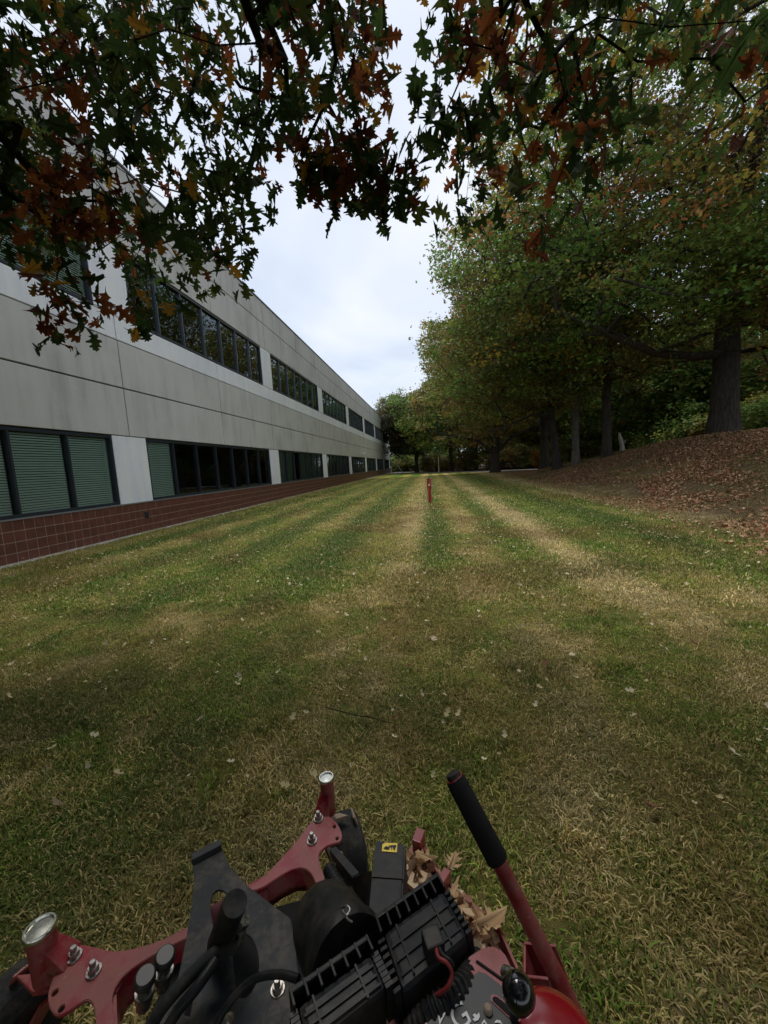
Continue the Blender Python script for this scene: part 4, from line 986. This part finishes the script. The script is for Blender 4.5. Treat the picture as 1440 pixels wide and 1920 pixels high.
def caster(cap_px, r_px, zc, plate_px, tyre_px, tyre_dir, fork_m):
    c = P(*cap_px, zc); r = r_px * S(c)
    tubeo = MB().lathe(c - [0, 0, .125], c, [(0, r * .92), (.97, r * .92), (1, r * .86)], 24).build('spindle_tube', M_MRED, mw, smooth=True)
    MB().lathe(c - [0, 0, .002], c + [0, 0, .010], [(0, r * 1.04), (.55, r * 1.04), (.8, r * .98), (.8, r * .86), (.45, r * .80), (.55, r * .4), (.6, r * .05)], 28).build('grease_cap', M_CAP, tubeo, smooth=True)
    b = P(*plate_px, ZP - .002); a = c - [0, 0, .045]
    d = (b - a); L = np.linalg.norm(d[:2]); sd = np.array([-d[1], d[0], 0]) / L
    B = MB(); ws, we = r * .62, r * 1.0
    v8 = [a - sd * ws - [0, 0, .035], b - sd * we - [0, 0, .03], b + sd * we - [0, 0, .03], a + sd * ws - [0, 0, .035], a - sd * ws + [0, 0, .03], b - sd * we + [0, 0, .004], b + sd * we + [0, 0, .004], a + sd * ws + [0, 0, .03]]
    B.add(v8, [(0, 3, 2, 1), (4, 5, 6, 7), (0, 1, 5, 4), (1, 2, 6, 5), (2, 3, 7, 6), (3, 0, 4, 7)]); B.build('arm_neck', M_MRED, mw, bevel=.006)
    # wheel
    w = P(*tyre_px, .13); w[2] = .118; dr = P(*tyre_dir[1], .12) - P(*tyre_dir[0], .12); dr[2] = 0; dr /= np.linalg.norm(dr); ax = np.array([-dr[1], dr[0], 0])
    R_, W_ = .115, .052
    wo_ = MB().lathe(w - ax * W_, w + ax * W_, [(0, R_ * .55), (.02, R_ * .80), (.10, R_ * .93), (.25, R_ * .985), (.5, R_), (.75, R_ * .985), (.90, R_ * .93), (.98, R_ * .80), (1, R_ * .55)], 40).build('caster_wheel', M_RUB, mw, smooth=True)
    MB().lathe(w - ax * (W_ + .004), w + ax * (W_ + .004), [(0, R_ * .2), (0.0, R_ * .5), (1, R_ * .5), (1, R_ * .2)], 24).build('rim', M_PLAS, wo_, smooth=True)
    # fork
    top = np.array([c[0], c[1], .262]); F_ = MB(); mid = (top + w) / 2; mid[2] = .262
    dd = np.array([w[0] - top[0], w[1] - top[1], 0]); F_.obox((top[0] + dd[0] * .2, top[1] + dd[1] * .2, .258), dd * .25 + dr * .012, ax * (W_ * .75), (0, 0, .007))
    for s_ in (-1, 1): F_.bar(np.array([top[0] + dd[0] * .3, top[1] + dd[1] * .3, .258]) + ax * s_ * (W_ + .012), w + ax * s_ * (W_ + .012), .042, .007, ax)
    F_.build('fork', fork_m, mw, bevel=.003)
caster((612, 1460), 13.5, .415, (601, 1530), (652, 1588), ((640, 1535), (664, 1632)), M_DUSTY)
caster((75, 1743), 25, .415, (138, 1795), (28, 1905), ((70, 1860), (0, 1930)), M_MRED)
def bolt(u, v, z, h_=.028, r=.0085, m_=None):
    c = P(u, v, z); o = MB().lathe(c, c + [0, 0, .004], [(0, r * 1.9), (1, r * 1.8)], 16).lathe(c + [0, 0, .004], c + [0, 0, h_ * .55], [(0, r * 1.35), (1, r * 1.3)], 6).lathe(c + [0, 0, h_ * .5], c + [0, 0, h_], [(0, r * .8), (.9, r * .8), (1, r * .6)], 12).build('bolt', m_ or M_STEEL, mw, smooth=True)
    o['label'] = 'zinc bolt and washer'
for u, v in ((140, 1794), (176, 1822), (597, 1536), (585, 1577)): bolt(u, v, ZP + .001)
# black front frame plate with slots
ZF = .43
fr_px = [(361, 1610), (412, 1584), (420, 1602), (432, 1627), (468, 1664), (512, 1698), (544, 1722), (552, 1760), (556, 1800), (562, 1850), (560, 1990), (260, 1990), (300, 1915), (335, 1830), (349, 1760), (359, 1700), (364, 1655)]
slot1 = smooth_loop([(399, 1676), (411, 1668), (423, 1674), (424, 1690), (414, 1720), (407, 1764), (402, 1752), (397, 1722), (394, 1698)], 2)
slot2 = smooth_loop([(452, 1748), (470, 1757), (481, 1778), (486, 1806), (482, 1838), (470, 1862), (454, 1872), (444, 1860), (440, 1830), (436, 1800), (438, 1768)], 2)
plate('front_frame', PP(fr_px, ZF), [PP(slot1, ZF), PP(slot2, ZF), PP([(350, 1873), (362, 1875), (356, 1906), (345, 1903)], ZF)], .006, M_BLKM, mw, .001)
MB().bar(P(359, 1612, ZF + .006), P(415, 1583, ZF + .006), .022, .018).build('front_lip', M_GREYP, mw, bevel=.003)
skirt([(362, 1611), (364, 1655), (359, 1700), (349, 1760), (335, 1830), (300, 1915)], ZF - .007, ZF - .05, .005, 'frame_flange', M_BLKM)
skirt([(412, 1585), (420, 1602), (432, 1627), (468, 1664), (512, 1698), (544, 1722)], ZF - .007, ZF - .05, -.005, 'frame_flange', M_BLKM)
# chassis underneath
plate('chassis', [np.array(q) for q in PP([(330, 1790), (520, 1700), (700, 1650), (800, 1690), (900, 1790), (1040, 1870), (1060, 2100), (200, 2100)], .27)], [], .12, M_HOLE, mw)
# canted filter can and its fitting
a, b = P(441, 1693, .60), P(409, 1772, .45); r = 23 * S(a)
can = MB().lathe(b, a, [(0, r * .92), (.1, r), (.93, r), (1, r * .95), (1.0, r * .88), (.99, r * .5), (.99, .002)], 32).build('filter_can', M_PLAS, mw, smooth=True)
c0 = P(450, 1737, .50); c1 = P(447, 1765, .47)
MB().tube([c0, (c0 + c1) / 2 + [.004, 0, .004], c1], .011, 12).build('hose_fitting', M_STEEL, mw, smooth=True)
MB().lathe(c0 - [.004, 0, .004], c0 + [.01, .004, .014], [(0, .0145), (1, .0145)], 6).build('hose_fitting', M_STEEL, mw)
for (u, v), (u2, v2) in (((309, 1800), (306, 1848)), ((272, 1838), (270, 1885))):
    a, b = P(u, v, .44), P(u2, v2, .36); f_ = MB().lathe(b, a, [(0, .014), (.35, .014), (.36, .018), (.62, .018), (.63, .013), (1, .013)], 12).build('hydraulic_fitting', M_STEEL, mw, smooth=True)
    MB().lathe(a, a + (a - b) * .22, [(0, .020), (.7, .020), (1, .016)], 16).build('fitting_cap', mat('dull_zinc', (.07, .07, .068), .5, .6), f_, smooth=True)
def hose(px, r, m_, name='hose', ribs=0):
    pts = [np.array(P(u, v, z)) for u, v, z in px]; out = []
    for q in range(len(pts) - 1):
        p0, p1, p2, p3 = pts[max(q - 1, 0)], pts[q], pts[q + 1], pts[min(q + 2, len(pts) - 1)]
        for s_ in range(8):
            t_ = s_ / 8; out.append(.5 * ((2 * p1) + (-p0 + p2) * t_ + (2 * p0 - 5 * p1 + 4 * p2 - p3) * t_ ** 2 + (-p0 + 3 * p1 - 3 * p2 + p3) * t_ ** 3))
    out.append(pts[-1])
    if ribs:
        L = [0.0]
        for q in range(1, len(out)): L.append(L[-1] + np.linalg.norm(out[q] - out[q - 1]))
        ss = np.linspace(0, L[-1], ribs * 4); o2 = np.array(out); oo = np.stack([np.interp(ss, L, o2[:, i_]) for i_ in range(3)], 1)
        return MB().tube(list(oo), [r * (1.0 if q % 4 < 2 else .80) for q in range(len(oo))], 14).build(name, m_, mw, smooth=False)
    return MB().tube(out, r, 10).build(name, m_, mw, smooth=True)
hose([(265, 1960, .42), (300, 1895, .47), (345, 1842, .49), (400, 1790, .50), (440, 1775, .485)], .012, M_RUB)
hose([(290, 1975, .43), (330, 1900, .48), (370, 1850, .50), (405, 1800, .505)], .010, M_PLAS)
hose([(385, 1975, .48), (420, 1895, .52), (470, 1840, .545), (520, 1827, .56), (560, 1836, .57)], .0065, M_PLAS, 'cable')
hose([(640, 1600, .345), (625, 1625, .36), (640, 1660, .40), (655, 1695, .44)], .006, M_STEEL, 'strut_rod')
hose([(617, 1632, .405), (632, 1655, .425), (650, 1684, .45), (662, 1704, .465)], .0165, M_PLAS, 'corrugated_boot', 11)
MB().bar(P(625, 1597, .37), P(668, 1648, .46), .020, .020).build('link_bar', M_GREYP, mw, bevel=.002)
# round air cleaner canister
a, b = P(655, 1806, .585), P(598, 1706, .53); r = 70 * S(P(620, 1750, .56)); ax = (b - a)
ac = MB().lathe(a, b, [(-.05, r * .7), (-.05, r * 1.0), (0, r * 1.05), (.10, r * 1.05), (.11, r * 1.0), (.55, r * .97), (.80, r * .90), (.93, r * .76), (1.0, r * .55), (1.0, r * .02)], 56).build('air_cleaner', M_PLAS, mw, smooth=True)
hose([(639, 1702, .66), (651, 1699, .67), (656, 1706, .67), (649, 1716, .67), (642, 1707, .665)], .0018, M_STEEL, 'wire_clip'); hose([(648, 1717, .665), (652, 1724, .66), (660, 1729, .655)], .0022, M_STEEL, 'wire_clip')
# two ribbed engine covers
def ribbed(cor, z, th, nr, band, name='ribbed_cover'):
    A, B_, C_, D_ = (np.array(P(u, v, z_)) for (u, v), z_ in zip(cor, z))
    X = B_ - A; Yv = ((D_ - A) + (C_ - B_)) / 2; nrm = np.cross(X, Yv); nrm /= np.linalg.norm(nrm); nrm = nrm if nrm[2] > 0 else -nrm
    lx, ly = np.linalg.norm(X), np.linalg.norm(Yv); x = X / lx; y = Yv / ly; cen = A + X / 2 + Yv / 2
    pn = MB().obox(A + X * .5 + Yv * (.5 + band / 2) - nrm * th / 2, x * (lx / 2 - .006), y * ly * (1 - band) / 2, nrm * th / 2).build(name, M_PLAS, mw, bevel=.010)
    # ribs in the open band along the front edge
    for q in range(nr):
        f = q / (nr - 1); c_ = A + X * (.02 + .96 * f) + Yv * band * .5 - nrm * th * .42
        MB().obox(c_, x * .0022, y * ly * band * .56, nrm * th * .50).build('rib', M_PLAS, pn, bevel=.0012)
    MB().obox(A + X * .5 - nrm * th * .45 + y * .003, x * lx / 2, y * .004, nrm * th * .52).build('rim', M_PLAS, pn, bevel=.002)
    MB().obox(A + X * .5 + Yv * band * .5 - nrm * th * .85, x * lx * .49, y * ly * band * .5, nrm * .004).build('rib_floor', M_HOLE, pn)
    for f in (.36, .62, .86):                 # moulded panel lines and side ribs
        MB().obox(A + X * .5 + Yv * (band + (1 - band) * f) + nrm * .0008, x * (lx / 2 - .012), y * .0016, nrm * .0022).build('panel_rib', M_PLAS, pn)
    for f in (.22, .74):
        MB().obox(A + X * f + Yv * (band + (1 - band) * .5) + nrm * .0006, x * .0016, y * ly * (1 - band) * .46, nrm * .0022).build('panel_rib', M_PLAS, pn)
    for q in range(7):
        f = (q + .5) / 7
        for s_ in (0, 1): MB().obox(A + X * s_ + Yv * (band + (1 - band) * f) - nrm * th * .5, x * .006, y * .003, nrm * th * .45).build('side_rib', M_PLAS, pn)
    return pn
ribbed([(541, 1860), (690, 1756), (718, 1852), (585, 1965)], (.665, .665, .665, .665), .07, 7, .30)
ribbed([(703, 1723), (822, 1640), (862, 1748), (768, 1858)], (.64, .64, .66, .66), .075, 8, .25)
# bracket box with the yellow warning sticker
tz = .60
bk = plate('guard_box', PP([(708, 1574), (757, 1580), (760, 1585), (757, 1646), (752, 1720), (690, 1720), (697, 1642), (704, 1577)], tz), [], .10, M_GREYP, mw, .004)
MB().bar(P(698, 1643, tz + .001), P(756, 1647, tz + .001), .004, .003).build('fold_line', M_PLAS, mw)
st = plate('warning_sticker', PP([(717, 1583), (722, 1580), (745, 1581), (744, 1598), (716, 1596)], tz + .0015), [], .001, M_YEL, mw)
def ink(px, z, m_, parent, th=.0008, name='pictogram'): return plate(name, PP(px, z), [], th, m_, parent)
ink([(719, 1590), (724, 1586), (726, 1591), (722, 1592)], tz + .0028, M_INKB, st); ink(circle_px and [(727 + 4 * math.cos(q), 1589.5 + 3 * math.sin(q)) for q in np.arange(0, 6.28, .7)], tz + .0028, M_INKB, st)
ink([(729, 1585), (743, 1584), (743, 1586.5), (731, 1588)], tz + .0028, M_INKB, st); ink([(736, 1588), (743, 1587), (739, 1594.5)], tz + .0028, M_INKB, st); ink([(733, 1588), (735, 1588), (735, 1593), (734, 1593)], tz + .0028, M_INKB, st)
plate('side_bracket', [P(655, 1649, .50), P(697, 1632, .55), P(697, 1720, .55), P(720, 1745, .53), P(712, 1760, .52), P(690, 1720, .51)], [], .006, M_PLAS, mw)
# red cutting deck on the discharge side, with its rim
ZD = .34
deck_px = [(752, 1604), (782, 1576), (800, 1603), (815, 1628), (830, 1652), (866, 1683), (908, 1716), (936, 1746), (952, 1782), (968, 1818), (1010, 1880), (1000, 1960), (800, 1960), (760, 1760)]
plate('cutting_deck', PP(deck_px, ZD), [], .02, M_MRED, mw, .003)
rim = [(783, 1572), (800, 1602), (815, 1628), (829, 1651), (866, 1682), (908, 1715), (936, 1745), (952, 1781), (968, 1817), (1012, 1882)]
skirt(rim, ZD + .055, ZD - .03, .006, 'deck_rim', M_MRED)
MB().obox(P(786, 1586, ZD + .05), (.006, .02, 0), (.012, -.004, 0), (0, 0, .035)).build('deck_tab', M_MRED, mw, bevel=.002)
MB().obox(P(833, 1660, ZD + .06), (.010, .016, 0), (.008, -.005, 0), (0, 0, .03)).build('deck_tab', M_MRED, mw, bevel=.002)
plate('battery_cover', PP([(838, 1750), (868, 1745), (897, 1795), (870, 1830), (835, 1800)], .56), [], .08, M_GREYP, mw, .006)
MB().bar(P(843, 1762, .575), P(884, 1808, .575), .018, .018).build('grip_bar', M_PLAS, mw, bevel=.006)
# control console
ZC = .64
con = plate('console', PP([(880, 1788), (905, 1772), (932, 1768), (948, 1786), (962, 1815), (1000, 1868), (1030, 1900), (1035, 1985), (716, 1985), (775, 1925), (840, 1868)], ZC), [], .05, M_MRED, mw, .006)
MB().bar(P(893, 1802, ZC + .001), P(962, 1851, ZC + .001), .003, .003).build('seam', M_HOLE, con)
dec = plate('decal', PP([(897, 1822), (912, 1826), (953, 1858), (985, 1895), (975, 1985), (748, 1985), (800, 1920), (850, 1868)], ZC + .0015), [], .001, M_DECAL, con)
plate('lever_slot', PP(smooth_loop([(922, 1866), (932, 1866), (950, 1880), (975, 1902), (976, 1914), (962, 1914), (938, 1892), (921, 1876)], 2), ZC + .0032), [], .001, M_SHINY, con)
plate('lever_slot', PP(smooth_loop([(925, 1869), (932, 1869), (949, 1883), (971, 1904), (971, 1911), (962, 1910), (939, 1889), (924, 1875)], 2), ZC + .0045), [], .001, M_HOLE, con)
c = P(915, 1894, ZC + .003); MB().lathe(c, c + [0, 0, .006], [(0, .007), (.6, .0065), (1, .004)], 14).build('screw', M_DUSTY, con, smooth=True)
c = P(860, 1866, ZC + .003); MB().lathe(c, c + [0, 0, .005], [(0, .004), (1, .003)], 10).build('screw', M_DUSTY, con, smooth=True)
def glyph(ch, u, v, size_px, ang_deg):
    cu = bpy.data.curves.new('glyph', 'FONT'); cu.body = ch; cu.extrude = .0003; ob = bpy.data.objects.new('glyph', cu); COL.objects.link(ob)
    dg = bpy.context.evaluated_depsgraph_get(); me = bpy.data.meshes.new_from_object(ob.evaluated_get(dg)); bpy.data.objects.remove(ob)
    c = P(u, v, ZC + .0032); me.materials.clear(); me.materials.append(M_INK)
    o = link('lettering', me, con); sc_ = size_px * S(c); o.location = tuple(c - np.array(mw.location)); o.scale = (sc_, sc_, 1); o.rotation_euler[2] = math.radians(ang_deg)
    return o
glyph('V', 814, 1917, 34, -12); glyph('G', 856, 1938, 52, 30)
for px in ([(886, 1903), (890, 1900), (894, 1903), (898, 1898), (900, 1905), (897, 1912), (890, 1915), (886, 1911), (890, 1908)], [(902, 1920), (908, 1911), (914, 1921), (911, 1921), (908, 1916), (905, 1920)], [(926, 1918), (931, 1912), (938, 1913), (942, 1920), (937, 1918), (932, 1917)]): ink(px, ZC + .0032, M_INK, con)
# throttle lever with gloss knob
k0 = P(962, 1908, ZC); k1 = P(974, 1874, .70); k2 = P(969, 1838, .735)
MB().tube([k0, k1], .006, 10).build('throttle_lever', M_PLAS, mw, smooth=True)
MB().lathe(k1, k1 + (k2 - k1) * 1.0, [(-.25, .004), (-.2, .012), (0, .019), (.3, .0225), (.6, .021), (.85, .014), (1.0, .004)], 28).build('throttle_knob', M_GLK, mw, smooth=True)
a, b = P(944, 1822, .70), P(960, 1829, .71); MB().lathe(a, b, [(0, .006), (.15, .0085), (1, .0085)], 16).build('choke_pin', M_STEEL, mw, smooth=True)
# corrugated loom, wires, red frame rail
hose([(895, 1800, .60), (875, 1838, .63), (840, 1872, .64), (800, 1905, .63), (760, 1950, .60)], .017, M_PLAS, 'wiring_loom', 22)
MW1 = mat('red_wire', (.16, .012, .010), .6)
hose([(818, 1776, .685), (822, 1795, .69), (838, 1806, .69), (847, 1825, .68), (840, 1850, .67), (818, 1866, .65)], .0032, MW1, 'wire'); hose([(823, 1775, .685), (830, 1790, .69), (845, 1802, .69), (850, 1812, .68)], .0028, M_PLAS, 'wire')
MB().obox(P(812, 1770, .675), (.014, .006, 0), (-.006, .014, 0), (0, 0, .016)).build('plug', M_PLAS, mw, bevel=.003)
MB().bar(P(785, 1850, .55), P(735, 1960, .55), .05, .03).build('frame_rail', M_MRED, mw, bevel=.004)
hose([(731, 1845, .60), (738, 1858, .60), (756, 1868, .60), (772, 1874, .60)], .0022, M_STEEL, 'wire_clip')
e0 = P(815, 1835, .60); MB().lathe(e0 - [0, 0, .08], e0, [(0, .035), (.8, .035), (1, .028)], 20).build('switch_boot', M_PLAS, mw, smooth=True)
for u, v in ((521, 1857),): bolt(u, v, .52, .022, .007)
MB().tube([P(412, 1935, .47), P(424, 1918, .475), P(434, 1906, .47)], [.010, .013, .007], 10).build('worn_tab', M_STEEL, mw, smooth=True)
# shiny red fuel-tank shoulder
c = P(1040, 1990, .60); rr = 92 * S(c)
MB().lathe(c, c + [0, 0, .05], [(0, rr), (.35, rr * .98), (.6, rr * .90), (.8, rr * .74), (.93, rr * .52), (1, rr * .2)], 40).build('fuel_tank', M_SHINY, mw, smooth=True)
# long lever with foam grip
g0, g1, g2 = PD(849, 1452, .86), PD(934, 1614, .81), PD(1092, 1925, .78)
lv = MB().tube([g1 + (g0 - g1) * .02, g2], .0165, 20).build('lift_lever', M_MRED, mw, smooth=True)
gd = (g0 - g1)
MB().lathe(g1, g0, [(0, .0205), (.02, .0225), (.88, .0225), (.93, .021), (.955, .021), (.957, .0175)], 28).build('foam_grip', M_FOAM, lv, smooth=True)
MB().lathe(g0 - gd * .045, g0 + gd * .02, [(0, .0185), (.05, .0175), (.2, .0160), (.9, .0150), (1, .012)], 24).build('end_plug', M_PLAS, lv, smooth=True)
MB().lathe(g0 - gd * .048, g0 - gd * .036, [(0, .0195), (1, .0195)], 24).build('ring', M_SHINY, lv, smooth=True)
s0, s1 = PD(1030, 1806, .83), PD(1080, 1940, .83); dd_ = s1 - s0
ch = MB(); sd = np.cross(dd_, (0, 0, 1.0)); sd /= np.linalg.norm(sd); upn = np.cross(sd, dd_); upn /= np.linalg.norm(upn)
ch.obox((s0 + s1) / 2 - sd * .034 - upn * .02, dd_ / 2, sd * .003, upn * .035); ch.obox((s0 + s1) / 2 - upn * .053, dd_ / 2, sd * .030, upn * .003); ch.obox((s0 + s1) / 2 + sd * .026 - upn * .03, dd_ / 2, sd * .003, upn * .026)
ch.build('lever_bracket', M_MRED, mw, bevel=.002)
# leaves caught on the deck
g = np.random.default_rng(91); pos = []
while len(pos) < 700:
    u, v = g.uniform(750, 950), g.uniform(1590, 1800)
    if inpoly(np.array([u]), np.array([v]), [(762, 1612), (786, 1598), (812, 1632), (835, 1662), (866, 1690), (905, 1724), (928, 1750), (925, 1775), (880, 1780), (850, 1745), (820, 1690), (780, 1660)])[0]: pos.append(P(u, v, ZD + .012 + abs(g.normal()) * .022))
pos = np.array(pos); n = len(pos)
scatter('deck_leaf_debris', pos, np.column_stack([g.normal(0, .8, n), g.normal(0, .8, n), g.uniform(0, 6.28, n)]), g.uniform(.025, .06, n), g.integers(0, 10, n), [dry_small(70 + s_, ((.34, .19, .11), (.50, .35, .22), (.25, .13, .075), (.60, .46, .30), (.40, .25, .14))[s_ % 5]) for s_ in range(10)], M_DRYLEAF, 'crumbled brown leaves packed on the red mower deck')
for (u, v, s_, rz, lab) in ((905, 1752, .075, .4, 'large tan oak leaf lying flat on the red deck behind the pile'), (868, 1742, .065, 2.2, 'tan oak leaf curled beside the ribbed cover'), (840, 1640, .06, 1.2, 'pale folded leaf on top of the leaf pile'), (862, 1665, .055, 4.0, 'small brown leaf on the rim side of the pile'), (890, 1715, .06, 5.2, 'pale leaf overhanging the deck rim'), (815, 1622, .055, 2.8, 'short tan leaf at the front of the pile')):
    V, F = oak_leaf(int(u)); V = V.copy(); V[:, 2] = V[:, 1] ** 2 * 2.2 + (V[:, 0] - .5) ** 2 * 1.1 + .04 * np.sin(8 * V[:, 0]); V[:, 2] += .12 * np.sin(5 * V[:, 1] + 3 * V[:, 0])
    ob = np_mesh('oak_leaf', V * s_, F, M_DRYLEAF, np.repeat(np.array([(.46, .31, .17)]), len(F), 0)); ob.location = tuple(P(u, v, ZD + .055)); ob.rotation_euler = (random.uniform(-.3, .3), random.uniform(-.3, .3), rz)
    tag(ob, lab, 'leaf', 'dry oak leaves caught on the mower deck')
